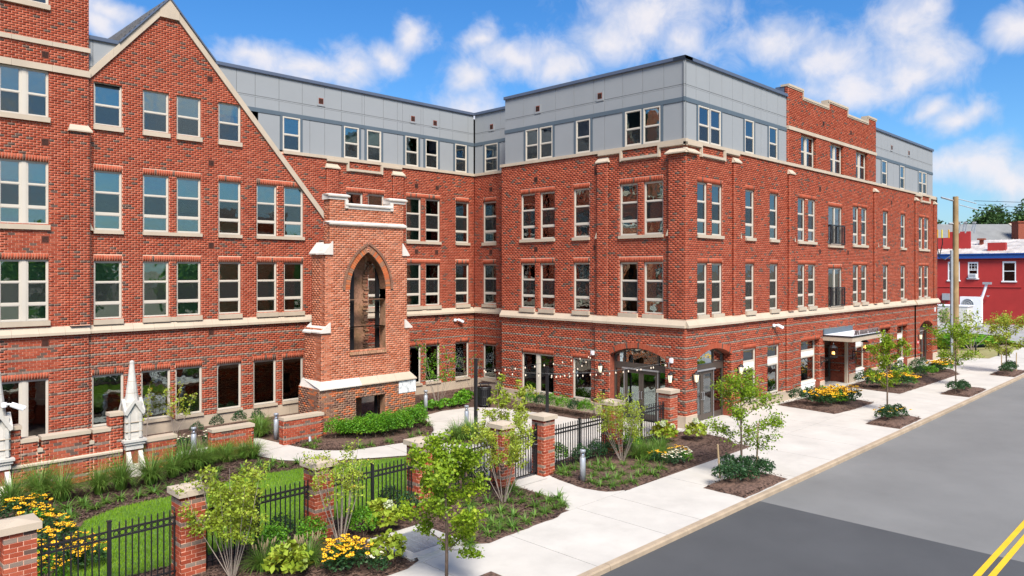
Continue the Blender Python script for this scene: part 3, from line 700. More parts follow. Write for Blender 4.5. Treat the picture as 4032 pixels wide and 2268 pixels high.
def cap(wall, u0, u1, z, p=.16, h=.22, root=None, m=None, d1=.02):
    root = root or bld; x, y, z_ = wall.w(0, 0, 0); o = root.location
    pr = [(d1, z), (-p, z), (-p, z+.05), (-.02, z+h), (d1, z+h)]; e = .06; n = len(pr)
    vs = [(u0-e if q[1] < z+.1 else u0+.02, *q) for q in pr]+[(u1+e if q[1] < z+.1 else u1-.02, *q) for q in pr]
    mb = MB().add(vs, [tuple(range(n))[::-1], tuple(range(n, 2*n))]+[(i, (i+1) % n, n+(i+1) % n, n+i) for i in range(n)])
    return part('buttress_cap', mb, m or M_STONE, root, (x-o.x, y-o.y, 0), wall.rz)
for a, b in ((28.9, 29.42), (34.2, 34.72), (45.42, 45.92), (52.86, 53.36), (56.9, 57.4)): cap(S_up, a-BX, b-BX, 10.70)
cap(S_up, -.12, .7, 10.69, .27); cap(W_up, 25.8-16.3, 25.8-15.48, 10.69, .27); cap(W_up, 25.8-19.86, 25.8-19.28, 10.70)
for a, b in ((17.66, 18.27), (21.28, 21.9)): cap(B_w, a-8.1, b-8.1, 10.70)
cap(T_w, 7.48-3.4, 8.1-3.4, 10.98, .24, .26)
def wedge(wall, u, s, z=7.5):
    x, y, z_ = wall.w(0, 0, 0); part('weathering_stone', MB().prism([(u, z), (u+s*.11, z), (u, z+.26)], -.13, .02, 'y'), M_STONE, bld, P(x, y, 0), wall.rz)
for x1 in (29.42, 34.72, 45.92, 53.36): wedge(S_up, x1-BX, 1)
wedge(W_up, 25.8-19.86, -1); wedge(B_w, 8.14-8.1, 1, 7.55); wedge(W_up, 25.8-16.3, -1)
# ---- gable coping and roof
gx, gz, sl = 10.88, 16.45, 1.16
def slope_strip(sgn, xe, t=.34, d0=-.08, d1=.22):
    nseg = max(3, int(abs(xe-gx)*1.52/1.5)); L = sqrt(1+sl*sl); tn = t*L
    for i in range(nseg):
        a, b = gx+(xe-gx)*i/nseg, gx+(xe-gx)*(i+1)/nseg
        za, zb = gz-abs(a-gx)*sl, gz-abs(b-gx)*sl
        part('gable_coping_stone', MB().prism([(a, za), (b+sgn*-.004, zb), (b+sgn*-.004, zb-tn*.62), (a, za-tn*.62)], 29.3+d0, 29.3+d1, 'y'), M_STONE, bld, (-BX, -BY, 0))
slope_strip(1, 17.58); slope_strip(-1, 7.93)
part('apex_stone', MB().prism([(gx, gz+.01), (gx+.36, gz-.41), (gx+.36, gz-.72), (gx-.36, gz-.72), (gx-.36, gz-.41)], 29.2, 29.5, 'y'), M_STONE, bld, (-BX, -BY, 0))
zr = 14.45
for sgn in (1, -1):
    xe = gx+sgn*(gz-zr)/sl
    part('roof_slope', MB().prism([(gx, gz+.10), (xe+sgn*.05, zr+.04), (xe+sgn*.05, zr-.04), (gx, gz+.02)], 29.16, 37, 'y'), M_COPE, bld, (-BX, -BY, 0))
    sh = MB(); L = sqrt(1+sl*sl); n = 20
    for i in range(n):
        for j in range(26):
            t0, t1 = i/n, (i+1.1)/n; h = .115+.012*random.random()
            x0, x1 = gx+(xe-gx)*t0, gx+(xe-gx)*min(1, t1); za, zb = gz+h-.03-(gz-zr)*t0, gz+h-(gz-zr)*min(1, t1)
            ya = 29.18+(j+(i % 2)*.5)*.3; yb = ya+.29
            sh.add([(x0, ya, za), (x1, ya, zb), (x1, yb, zb), (x0, yb, za), (x1, ya, zb-.03), (x1, yb, zb-.03)], [(0, 1, 2, 3), (1, 4, 5, 2)])
    part('shingle', sh, M_SHINGLE, bld, (-BX, -BY, 0), kind='stuff')
# ---- vents
vm = MB().box(-.12, -.015, -.13, .12, .01, .13).mesh('vent'); vm.materials.append(M_REVEAL)
vg = MB(); 
for i in range(6): vg.box(-.10, -.024, -.105+i*.036, .10, -.014, -.087+i*.036)
vg = vg.mesh('louvre'); vg.materials.append(M_DARK)
vplate = MB().box(-.19, -.012, -.22, .19, .012, .19).mesh('vent_plate'); vplate.materials.append(M_PANEL)
def vent(x, y, z, rz=0, plate=False):
    o = link_obj('vent', vm, bld, P(x, y, z), rz); link_obj('louvre', vg, o)
    if plate: link_obj('vent_plate', vplate, o)
for x, z in ((12.45, 13.73), (12.5, 10.4), (12.5, 7.13), (12.5, 3.69), (22.73, 10.32), (24.05, 10.33), (22.73, 7.08), (24.01, 7.07), (24.0, 3.7)): vent(x, 29.3, z)
for z in (13.5, 10.52, 7.2, 3.67): vent(6.75, 29.2, z)
for x, z in ((17.44, 13.66), (22.55, 13.62), (23.95, 13.6)): vent(x, 29.34, z, 0, True)
for y, z, p in ((23.43, 13.62, 1), (19.8, 13.61, 1), (23.5, 10.35, 0), (19.95, 10.35, 0), (23.5, 7.12, 0), (20.0, 7.12, 0)): vent(25.2 if not p else 25.24, y, z, -pi/2, bool(p))
vent(26.64, 28.0, 13.6, -pi/2, True); vent(26.6, 28.0, 10.35, -pi/2); vent(26.6, 28.0, 7.1, -pi/2)
for x, y, z, p in ((38.25, 15.57, 13.66, 0), (41.93, 15.57, 13.68, 0), (48.68, 15.64, 13.66, 1), (51.89, 15.64, 13.69, 1), (37.9, 15.6, 10.3, 0), (48.5, 15.6, 10.3, 0), (51.6, 15.6, 10.3, 0), (37.9, 15.6, 7.1, 0), (41.6, 15.6, 7.1, 0)): vent(x, y, z, 0, bool(p))
# ---- entrance canopy with raised letters
can = link_obj('canopy', None, bld, P(38.3, 15.6, 2.55))
part('canopy_deck', MB().box(0, -1.42, .24, 4.05, 0, .30), M_WHITE, can); part('canopy_fascia', MB().box(-.03, -1.47, 0, 4.08, -1.42, .22).box(-.03, -1.42, 0, .02, 0, .22).box(4.03, -1.42, 0, 4.08, 0, .22), M_BASE, can)
part('canopy_edge', MB().box(-.05, -1.50, .22, 4.10, -1.43, .285).box(-.05, -1.43, .22, .0, 0, .285).box(4.05, -1.43, .22, 4.10, 0, .285), M_BLACK, can)
part('canopy_soffit', MB().box(.02, -1.42, .02, 4.03, 0, .06), M_BASE, can); part('canopy_flashing', MB().box(-.02, -.06, .30, 3.85, .02, .57), M_TRIM, can)
part('canopy_ceiling_light', MB().lathe([(.12, 0), (.12, .03)], 10, (1.6, -.7, -.01)), M_LAMP, can)
M_SIGN = pmat('brown_metal_letter', (.16, .125, .12), .6, .1, 4, 0, 60); ux = .55
for ch in '774 BRAN WORKS':
    if ch == ' ': ux += .13; continue
    fc = bpy.data.curves.new('sign_letter', 'FONT'); fc.body = ch; fc.size = .36; fc.extrude = .03; fc.resolution_u = 2
    tmp = bpy.data.objects.new('tmp', fc); me = bpy.data.meshes.new_from_object(tmp); bpy.data.objects.remove(tmp)
    wd = max(v.co.x for v in me.vertices); me.materials.append(M_SIGN)
    o = link_obj('sign_letter', me, can, (ux, -1.36, .295)); o.rotation_euler = (pi/2, 0, 0); ux += wd+.035
# ---- closing walls, floors and roof (unseen sides)
mb = MB()
for w in walls+PIL: w.slab(mb)
part('wall', mb, M_MORTAR, bld, (-BX, -BY, 0))
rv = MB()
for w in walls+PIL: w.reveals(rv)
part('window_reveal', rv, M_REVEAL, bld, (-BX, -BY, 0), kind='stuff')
cl = MB()
for z in (.02, 3.95, 7.2, 10.9, 14.15):
    cl.box(25.5, 16.8, z, 57.3, 25.6, z+.1).box(26.9, 25.6, z, 57.3, 39.9, z+.1).box(3.5, 29.6, z, 26.9, 39.9, z+.1)
cl.box(57.38, 15.5, 0, 57.45, 40, 11.2).box(56.9, 15.7, 11.2, 57.0, 40, 14.45).box(3.4, 39.9, 0, 57.4, 40, 14.4).box(3.35, 29.2, 0, 3.4, 40, 14.4).box(8.05, 29.3, 14.0, 8.1, 33, 17.2).box(3.4, 32.9, 14.0, 8.1, 33, 17.2).box(3.4, 29.3, 14, 3.45, 33, 17.2).box(3.45, 29.5, 17.1, 8.05, 32.9, 17.2)
cl.box(34.2, 16.0, 14.1, 45.8, 16.1, 14.85).box(12, 33, 0, 12.1, 39.9, 14).box(40, 19.5, 0, 57.3, 19.6, 14).box(25.9, 21, 0, 40, 21.1, 14).box(30, 15.9, 0, 30.1, 21, 14)
part('inner_structure', cl, M_DARK, bld, (-BX, -BY, 0))
fa = MB(); fa.box(57.40, 15.5, 0, 57.47, 40, 11.2); part('east_wall', fa, M_REVEAL, bld, (-BX, -BY, 0))
lay_bricks(bld, walls+PIL, M_BRICK, M_BRICK_O, 300, pick=lambda x, y, z: z < 9 and not (14 < x < 22 and y > 28))
# ------------------------------------------------------------------ ground, road, pavement
M_SOIL = pmat('dry_soil', (.20, .16, .10), .95, .3, .4, .2, 20)
M_ASPH = pmat('worn_grey_asphalt', (.168, .165, .158), .9, .10, .35, .35, 150, fine=.35, stain=.14)
M_ASPH_N = pmat('new_dark_asphalt', (.066, .067, .069), .82, .10, .5, .3, 170, fine=.3)
M_YEL = pmat('yellow_road_paint', (.72, .42, .012), .6, .08, 2, .15, 90)
M_MULCH = pmat('brown_mulch', (.078, .045, .032), .95, .5, 14, .9, 45, fine=.5, col2=(.12, .07, .05))
M_LAWN = pmat('lawn_soil', (.075, .14, .022), .95, .35, 5, .6, 60)
M_LOT = pmat('pale_parking_asphalt', (.30, .295, .285), .9, .1, .3, .2, 90, fine=.3, stain=.3)
M_DRY = pmat('dry_grass_ground', (.30, .22, .095), .95, .3, .9, .4, 60, col2=(.24, .24, .09))
M_JOINT = pmat('tan_joint', (.26, .21, .15), .9, .1, 5, 0, 60)  # tan colour of the paving joints themselves
def sheet(name, poly, z, m, kind='structure', parent=None):
    me = bpy.data.meshes.new(name); me.from_pydata([(x, y, z) for x, y in poly], [], [tuple(range(len(poly)))]); me.update()
    if me.polygons[0].normal.z < 0: me.flip_normals()
    o = link_obj(name, me, parent, m=m)
    if kind and parent is None: o['kind'] = kind
    return o
sheet('ground', [(-1500, -1500), (1500, -1500), (1500, 1500), (-1500, 1500)], -.30, M_SOIL)
sheet('road', [(-120, -3), (19.0, -3), (19.0, 9.46), (-120, 9.46)], -.116, M_ASPH_N)
road2 = sheet('road', [(18.9, -3), (400, -3), (400, 9.46), (18.9, 9.46)], -.120, M_ASPH)
for y in (3.98, 3.76): sheet('lane_line', [(-60, y-.06), (300, y-.06), (300, y+.06), (-60, y+.06)], -.108, M_YEL)
sheet('pavement_opposite', [(-120, -6), (200, -6), (200, -3), (-120, -3)], .0, M_CONC)
kb = link_obj('kerb', None); kb['kind'] = 'structure'
km = MB().prism([(9.60, -.25), (9.44, -.25), (9.45, -.03), (9.475, 0.004), (9.60, .006)], 0, 2.99, 'x').mesh('kerb_stone'); km.materials.append(M_KERB)
for i in range(-3, 24): link_obj('kerb_stone', km, kb, (i*3.0+.4, 0, 0))
sw = link_obj('sidewalk', None); sw['kind'] = 'structure'
SLAB = {}
def slab_grid(xs, ys, z=0):
    for x0, x1 in zip(xs, xs[1:]):
        for y0, y1 in zip(ys, ys[1:]):
            k = (round(x1-x0, 3), round(y1-y0, 3))
            if k not in SLAB: SLAB[k] = MB().box(.009, .009, -.2, k[0]-.009, k[1]-.009, 0).mesh('paving_slab'); SLAB[k].materials.append(M_CONC)
            link_obj('paving_slab', SLAB[k], sw, (x0, y0, z))
slab_grid([-8, -5.4, -2.8, -.2, 2.3, 4.9, 7.4, 9.75, 12.16, 14.77, 16.24, 18.9, 21.6, 24.3], [9.60, 12.36])
slab_grid([9.0, 11.3], [12.36, 14.9]); slab_grid([14.5, 16.9], [12.36, 14.9])
slab_grid([24.3, 27.0, 29.7, 32.4, 35.1, 37.8, 40.5, 43.2, 45.9, 48.6, 51.3, 54, 56.7, 59.4, 62.1], [9.60, 12.36, 15.72])
for a, b in ((25.0, 28.9), (35.5, 38.4), (38.4, 41.9), (53, 56.6)): sheet('threshold', [(a, 15.5), (b, 15.5), (b, 16.8), (a, 16.8)], .004, M_CONC)
sheet('sidewalk_joint_bed', [(-8, 9.6), (62, 9.6), (62, 15.7), (-8, 15.7)], -.03, M_JOINT)
sheet('courtyard_ground', [(-6, 12.3), (25.3, 12.3), (25.3, 25.9), (26.7, 25.9), (26.7, 29.4), (-6, 29.4)], -.02, M_MULCH)
PATH = [(9.2, 25.6), (9.2, 24.75), (11.3, 24.75), (11.45, 23.4), (11.75, 22.2), (12.5, 21.2), (13.8, 20.45), (15.0, 19.8), (15.25, 18.6), (15.15, 16.8), (15.06, 14.7), (16.26, 14.7), (16.3, 15.55), (19.0, 15.9), (22.5, 15.9), (24.98, 15.5), (25.2, 16.4), (25.2, 19.0), (24.3, 19.2), (23.6, 19.6), (23.5, 21.5), (23.2, 23.6), (22.3, 24.75), (20.8, 25.0), (19.5, 24.7), (18.9, 23.6), (18.15, 22.3), (17.5, 21.7), (16.5, 21.3), (15.2, 21.5), (14.0, 21.75), (13.2, 22.6), (12.95, 24.0), (12.7, 25.75)]
sheet('path', PATH, .012, M_CONC)
jn = MB()
for a, b in (((12.2, 21.5), (13.6, 22.2)), ((15.1, 19.2), (15.3, 21.4)), ((17.8, 21.9), (19.2, 18.5)), ((19.2, 18.5), (24.9, 18.0)), ((19.2, 18.5), (18.8, 15.9)), ((19.2, 18.5), (15.3, 18.2)), ((18.9, 23.5), (23.4, 21.6)), ((21.5, 18.3), (21.9, 24.7)), ((11.5, 23.6), (13.0, 23.9)), ((15.15, 16.6), (19, 15.95))):
    d = Vector((b[0]-a[0], b[1]-a[1])).normalized()*.007; jn.add([(a[0]-d.y, a[1]+d.x, .016), (a[0]+d.y, a[1]-d.x, .016), (b[0]+d.y, b[1]-d.x, .016), (b[0]-d.y, b[1]+d.x, .016)], [(0, 1, 2, 3)])
o = part('path_joint', jn, M_JOINT); o['kind'] = 'structure'
LAWN = [(3.4, 15.9), (8, 15.85), (11.2, 15.95), (13.2, 16.5), (14.5, 17.3), (15.0, 18.5), (14.9, 19.6), (13.6, 20.2), (11.9, 20.7), (10.4, 21.05), (9, 20.9), (7.9, 20.75), (6.4, 20.7), (5.5, 20.15), (4.9, 19), (4.3, 17.3), (3.6, 16.6)]
sheet('lawn', LAWN, .02, M_LAWN)
def inpoly(x, y, poly):
    x = np.asarray(x); y = np.asarray(y); r = np.zeros(x.shape, bool); n = len(poly)
    for i in range(n):
        (x0, y0), (x1, y1) = poly[i], poly[(i+1) % n]
        c = ((y0 > y) != (y1 > y)) & (x < (x1-x0)*(y-y0)/((y1-y0) or 1e-9)+x0); r ^= c
    return r
def scatter(poly, n):
    xs = [p[0] for p in poly]; ys = [p[1] for p in poly]; x = rng.uniform(min(xs), max(xs), n*3); y = rng.uniform(min(ys), max(ys), n*3)
    k = inpoly(x, y, poly); return x[k][:n], y[k][:n]
def bed(name, poly, z=.035, mound=0.0, chips=260):
    """a mulch bed: gently mounded sheet with bark chips lying on it"""
    xs = [p[0] for p in poly]; ys = [p[1] for p in poly]; c = (sum(xs)/len(xs), sum(ys)/len(ys)); rings = 5; V = []; F = []; n = 0; Pp = []
    for (a, b) in zip(poly, poly[1:]+poly[:1]):
        k = max(1, int(math.dist(a, b)/.22))
        for i in range(k): t = i/k; Pp.append((a[0]+(b[0]-a[0])*t+random.uniform(-.02, .02), a[1]+(b[1]-a[1])*t+random.uniform(-.02, .02)))
    n = len(Pp)
    for r in range(rings):
        s = 1-r/rings
        for (x, y) in Pp: V.append((c[0]+(x-c[0])*s+random.uniform(-.01, .01), c[1]+(y-c[1])*s, (0.005 if r == 0 else z+mound*(1-s*s)+random.uniform(-.012, .012))))
    V.append((c[0], c[1], z+mound))
    for r in range(rings-1):
        for i in range(n): F.append((r*n+i, r*n+(i+1) % n, (r+1)*n+(i+1) % n, (r+1)*n+i))
    for i in range(n): F.append(((rings-1)*n+i, (rings-1)*n+(i+1) % n, len(V)-1))
    me = bpy.data.meshes.new(name); me.from_pydata(V, [], F); o = link_obj(name, me, m=M_MULCH); o['kind'] = 'structure'
    return chips_on(poly, chips, z+.01, mound, c)
CH_V = []; CH_F = []; CH_T = []
def chips_on(poly, dens, z, mound=0, c=None):
    xs = [p[0] for p in poly]; ys = [p[1] for p in poly]; area = (max(xs)-min(xs))*(max(ys)-min(ys)); x, y = scatter(poly, int(area*dens*.6))
    for a, b in zip(x, y):
        L, w, t = random.uniform(.025, .06), random.uniform(.008, .018), random.uniform(0, pi); e = random.uniform(-.25, .25); k = len(CH_V); h = z+random.uniform(0, .02)
        dx, dy = cos(t)*L, sin(t)*L; px, py = -sin(t)*w, cos(t)*w
        CH_V.extend([(a-dx-px, b-dy-py, h-e*L), (a+dx-px, b+dy-py, h+e*L), (a+dx+px, b+dy+py, h+e*L+.006), (a-dx+px, b-dy+py, h-e*L+.006)]); CH_F.append((k, k+1, k+2, k+3)); CH_T.append(random.random())
BED_F = [(1.0, 12.36), (9.3, 12.3), (9.72, 12.45), (9.62, 12.9), (9.5, 13.6), (9.75, 14.0), (10.9, 14.05), (11.0, 13.2), (10.95, 12.5), (11.5, 12.15), (12.8, 12.2), (13.9, 12.22), (14.7, 12.6), (15.02, 13.3), (15.03, 14.9), (14.6, 15.75), (11.2, 15.9), (3.4, 15.85), (1.0, 15.85)]
BED_G = [(16.55, 14.95), (16.35, 14.1), (16.22, 13.3), (16.42, 12.66), (17.04, 12.33), (18.75, 12.45), (20.1, 12.5), (22.2, 12.55), (23.9, 12.62), (24.75, 13.5), (25.0, 15.3), (22, 15.75), (16.6, 15.6)]
bed('mulch_bed', BED_F, .03, 0, 330); bed('mulch_bed', BED_G, .035, .04, 330)
bed('mulch_bed', [(12.95, 23.8), (13.2, 22.6), (14.0, 21.7), (15.2, 21.45), (16.55, 21.25), (17.5, 21.65), (18.15, 22.25), (18.85, 23.5), (18.9, 24.6), (14.3, 24.6)], .03, .05, 330)
bed('mulch_bed', [(17.0, 20.1), (17.3, 19.5), (18.0, 19.3), (18.7, 19.7), (19.0, 20.5), (18.6, 21.1), (17.8, 21.0), (17.2, 20.7)], .03, .04)
bed('mulch_bed', [(32.55, 15.35), (32.2, 12.65), (33.5, 12.45), (36.3, 12.4), (36.6, 13.2), (35.8, 15.2)], .04, .06, 200)
bed('mulch_bed', [(42.0, 15.3), (40.2, 15.2), (39.75, 12.4), (44.5, 12.3), (49.9, 12.25), (51.9, 13.2), (52.2, 15.2)], .04, .06, 160)
for a, b, sk in ((18.65, 21.3, 0), (31.0, 33.9, 0), (41.1, 44.5, 0), (50.7, 54.2, 0)): bed('tree_pit', [(a, 10.95), (a-.05, 9.66), (b-.1, 9.68), (b+.1, 10.9)], .05, .14, 300)
sheet('tree_pit', [(7.9, 9.66), (10.4, 9.66), (10.4, 10.95), (7.9, 10.95)], .02, M_MULCH)
GARD = [(2.5, 24), (2.5, 16), (3.3, 16), (3.5, 16.8), (4.2, 17.6), (4.8, 19.2), (5.4, 20.25), (6.4, 20.8), (7.9, 20.85), (9.2, 21.05), (10.5, 21.1), (12, 20.8), (12.4, 21.1), (11.65, 22.2), (11.35, 23.4), (11.2, 24.6), (9.2, 24.6), (8, 23.8)]
chips_on(GARD, 330, .0)
chips_on([(8.3, 25.7), (13, 25.9), (14.4, 26), (18.9, 25.8), (22.6, 25.0), (25.1, 25.6), (26.4, 29), (8.2, 29)], 160, .0)
chips_on([(24.0, 19.3), (25.1, 19.1), (25.1, 25.6), (23.4, 24)], 200, .0)
ml = leafmat('bark_chip', [(0, (.035, .020, .016)), (.5, (.085, .050, .037)), (1, (.15, .095, .07))], .95, 0)
def flush_chips():
    me = npmesh('bark_mulch', CH_V, CH_F, CH_T); o = link_obj('bark_mulch', me, m=ml); tag(o, 'dark brown shredded bark mulch lying over the planting beds', 'mulch'); o['kind'] = 'stuff'
flush_chips()
sheet('parking_lot', [(58.5, 18), (140, 4), (140, 60), (58.5, 60)], -.015, M_LOT)
sheet('side_pavement', [(62.0, 9.6), (66, 9.6), (75, 11.5), (75, 13.0), (62.0, 13.0)], .0, M_CONC); sheet('side_road', [(66, 9.4), (110, 9.4), (110, 30), (74, 14)], -.010, M_LOT)
sheet('grass_verge', [(58.5, 15.9), (60.2, 13.0), (70, 12.9), (72, 16), (64, 18.5)], .004, M_DRY)

# ------------------------------------------------------------------ the church ruin
TX, TY = 16.55, 24.37
tower = thing('church_ruin', 'salvaged brick church wall with tall pointed arch opening and white stone caps', 'ruin', (TX, TY, 0))
TO = tower.location
tw = []; tb = []
def face(ox, oy, rz, u1, z0, z1, lst=tw, u0=0, **k):
    w = Wall(ox, oy, rz, u0, u1, z0, z1, dark=.04, **k); lst.append(w); return w
# base block (mottled brick) then upper wall, drawn in by the two weatherings
F0 = face(14.34, 24.25, 0, 4.42, 0, 1.75, tb); F0.hole(15.93-14.34, 17.28-14.34, .25, 1.27, depth=.35)
face(14.34, 25.75, -90, 1.5, 0, 1.75, tb); face(18.76, 24.25, 90, 1.5, 0, 1.75, tb); face(18.76, 25.75, 180, 4.42, 0, 1.75, tb).hole(18.76-17.95, 18.76-17.0, .25, 1.27, depth=.35)
F1 = face(14.52, 24.37, 0, 4.05, 1.75, 3.95); F2 = face(14.68, 24.37, 0, 3.75, 3.95, 6.85); F3 = face(14.88, 24.37, 0, 3.38, 6.85, 8.95)
GU0, GU1, GZ0, GZS, GR = 15.73, 17.38, 3.04, 5.40, 1.45
F1.hole(GU0-14.52, GU1-14.52, GZ0, 3.95, depth=.4); F2.hole(GU0-14.68, GU1-14.68, 3.95, GZS, GR, .4, True); F3.hole(GU0-14.88, GU1-14.88, 5, GZS, GR, .4, True)
for (x0, x1, za, zb, dp) in ((14.52, 18.57, 1.75, 3.95, 1.25), (14.68, 18.43, 3.95, 6.85, 1.0), (14.88, 18.26, 6.85, 8.95, .46)):
    face(x0, 24.37+dp, -90, dp, za, zb); face(x1, 24.37, 90, dp, za, zb); b = face(x1, 24.37+dp, 180, x1-x0, za, zb)
    if za < 6.8: 
        if za < 3: b.hole(x1-17.98, x1-17.02, GZ0, 3.95, depth=.35)
        else: b.hole(x1-17.98, x1-17.02, za, GZS+.25, .9, .35, True)
    else: b.hole(x1-GU1, x1-GU0, 5, GZS, GR, .35, True)
F3.shape = lambda z: [(0, 3.38)] if z < 8.56 else [(0, .72), (2.70, 3.38)]
tw[-1].shape = F3.shape
# inner faces of the hollow: side walls seen through the arch, with a ragged edge of broken brick
for w, mm in ((tb, M_MORTAR_OLD), (tw, M_MORTAR_OLD)):
    mb = MB()
    for q in w: q.slab(mb)
    part('wall', mb, mm, tower, (-TO.x, -TO.y, 0))
M_RUB = pmat('broken_brick_core', (.36, .205, .10), .95, .45, 3.5, .9, 14, fine=.5, col2=(.26, .13, .08))
rv = MB()
for q in (F0, F1, F2, F3): q.reveals(rv)
part('arch_reveal', rv, M_RUB, tower, (-TO.x, -TO.y, 0))
mb = MB().box(15.30, 24.77, 1.75, 15.40, 25.30, 6.7).box(18.1, 24.77, 1.75, 18.2, 25.30, 6.7).box(15.3, 24.77, 2.7, 18.2, 25.5, 2.80).box(15.4, 25.26, 2.8, 17.0, 25.34, 6.9).box(15.4, 25.4, .05, 16.95, 25.5, 1.7).box(15.2, 24.5, 8.3, 18, 24.8, 8.4)
part('inner_wall', mb, M_RUB, tower, (-TO.x, -TO.y, 0))
rg = MB(); r_ = random.Random(5)
for i in range(70):
    z = 3.0+i*.05; h = GZS
    e = (gothic_half(.96, .9, z-GZS-.25) if z > GZS+.25 else .48)
    if e < .03: break
    for sx_ in (-1, 1):
        u = 17.5+sx_*(e-.01+r_.uniform(-.05, .10)); rg.box(u-.10, 25.16+r_.uniform(0, .1), z, u+.10, 25.30+r_.uniform(0, .06), z+.046)
part('ragged_edge', rg, M_RUB, tower, (-TO.x, -TO.y, 0), kind='stuff')
for a, b, zt in ((16.02, 16.23, 6.25), (17.27, 17.42, 6.5)): part('steel_frame_post', MB().box(a, 24.85, 1.8, b, 24.95, zt), M_STEEL, tower, (-TO.x, -TO.y, 0))
for a, b in ((16.2, 16.33), (17.2, 17.29)): part('steel_frame_post', MB().box(a, 24.80, 0.1, b, 24.9, 1.6), M_STEEL, tower, (-TO.x, -TO.y, 0))
def tcourse(x0, x1, y0, y1, prof, n, m=M_STONE_W, name='weathering_stone', mix=None):
    """moulding round front and left side; prof is (out, z)"""
    for i in range(n):
        a, b = x0+(x1-x0)*i/n, x0+(x1-x0)*(i+1)/n; lo = i == 0; hi = i == n-1
        vs = []
        for xx, edge in ((a, -1 if lo else 0), (b, 1 if hi else 0)):
            for o_, z in prof: vs.append((xx+edge*o_+(0 if edge else (.004 if xx == a else -.004)), y0-o_, z))
            vs += [(xx+edge*prof[-1][0], y1, prof[-1][1]), (xx+edge*prof[0][0], y1, prof[0][1])]
        k = len(prof)+2
        part(name, MB().add(vs, [tuple(range(k))[::-1], tuple(range(k, 2*k))]+[(j, (j+1) % k, k+(j+1) % k, k+j) for j in range(k)]), (mix[i] if mix else m), tower, (-TO.x, -TO.y, 0))
tcourse(14.52, 18.57, 24.37, 25.8, [(.12, 1.70), (.21, 1.72), (.21, 1.76), (.0, 2.02)], 5, mix=[M_STONE_W, M_STONE_W, M_STONE, M_STONE, M_STONE])
tcourse(14.88, 18.26, 24.37, 24.85, [(.0, 7.82), (.09, 7.86), (.10, 7.92), (.0, 8.0)], 3, M_STONE_W, 'string_stone')
# parapet coping, dipped in the middle
for a, b, z in ((14.84, 15.60, 8.80), (15.60, 17.58, 8.48), (17.58, 18.30, 8.80)):
    tcourse(a, b, 24.37, 24.85, [(.03, z), (.03, z+.09), (.09, z+.11), (.10, z+.16), (.02, z+.21)], 1 if b-a < 1 else 2, M_STONE_W, 'parapet_coping')
for u in (15.50, 17.58): part('coping_return', MB().box(u, 24.30, 8.49, u+.13, 24.85, 8.80), M_STONE_W, tower, (-TO.x, -TO.y, 0))
def tcap(x0, x1, y0, y1, z0, z1, side):
    """sloping cap on the stepped side: side -1 left, 1 right"""
    o_ = .09; xa, xb = (x0-o_, x1) if side < 0 else (x0, x1+o_)
    p = [(xa, z0), (xb, z0), (xb, z1), (xb-.02, z1), (xa, z0+.05)] if side < 0 else [(xa, z0), (xb, z0), (xb, z0+.05), (xa+.02, z1), (xa, z1)]
    part('buttress_cap', MB().prism(p, y0, y1, 'y'), M_STONE_W, tower, (-TO.x, -TO.y, 0))
tcap(14.52, 14.86, 24.30, 25.0, 3.80, 4.18, -1); tcap(14.52, 14.80, 25.003, 25.62, 3.78, 4.14, -1)
tcap(14.68, 14.97, 24.31, 24.9, 6.72, 7.22, -1); tcap(14.68, 14.93, 24.903, 25.40, 6.74, 7.20, -1)
tcap(18.29, 18.57, 24.30, 25.62, 3.80, 4.16, 1); tcap(18.18, 18.43, 24.31, 25.37, 6.72, 7.22, 1)
voussoirs(F2, GU0-14.68, GU1-14.68, GZS, GR, .22, True, 20, M_OLDB_O, tower, .1)
lb = MB()
for side in (1, -1):                                   # projecting label mould of narrow bricks
    w = GU1-GU0+.46; R = (w*w/4+(GR+.28)**2)/w; th = math.asin((GR+.28)/R); n = 26
    for i in range(n):
        q = [(16.555+side*(-(R-w/2)+rr*cos(a)), GZS+rr*sin(a)) for a, rr in ((th*i/n, R), (th*(i+.9)/n, R), (th*(i+.9)/n, R+.09), (th*i/n, R+.09))]
        o = part('label_brick', MB().prism(q, 24.31, 24.45, 'y'), M_OLDB_O, tower, (-TO.x, -TO.y, 0)); o['tone'] = random.uniform(.15, .5)
for i in range(17):                                    # brick sill of the arch
    x = GU0-.02+i*.1; o = part('sill_brick', MB().prism([(24.30, 2.90), (24.42, 2.88), (24.55, 3.06), (24.40, 3.07)], x, x+.088, 'x'), M_RUB, tower, (-TO.x, -TO.y, 0))
part('cornerstone', MB().box(17.93, 24.235, 1.20, 18.78, 24.45, 1.69), pmat('grey_granite', (.44, .46, .47), .8, .4, 7, .2, 60, fine=.5, col2=(.70, .70, .68)), tower, (-TO.x, -TO.y, 0))
lay_bricks(tower, tb, M_OLDB, M_OLDB_O, 120); lay_bricks(tower, tw, M_OLD, M_OLD_O, 180)
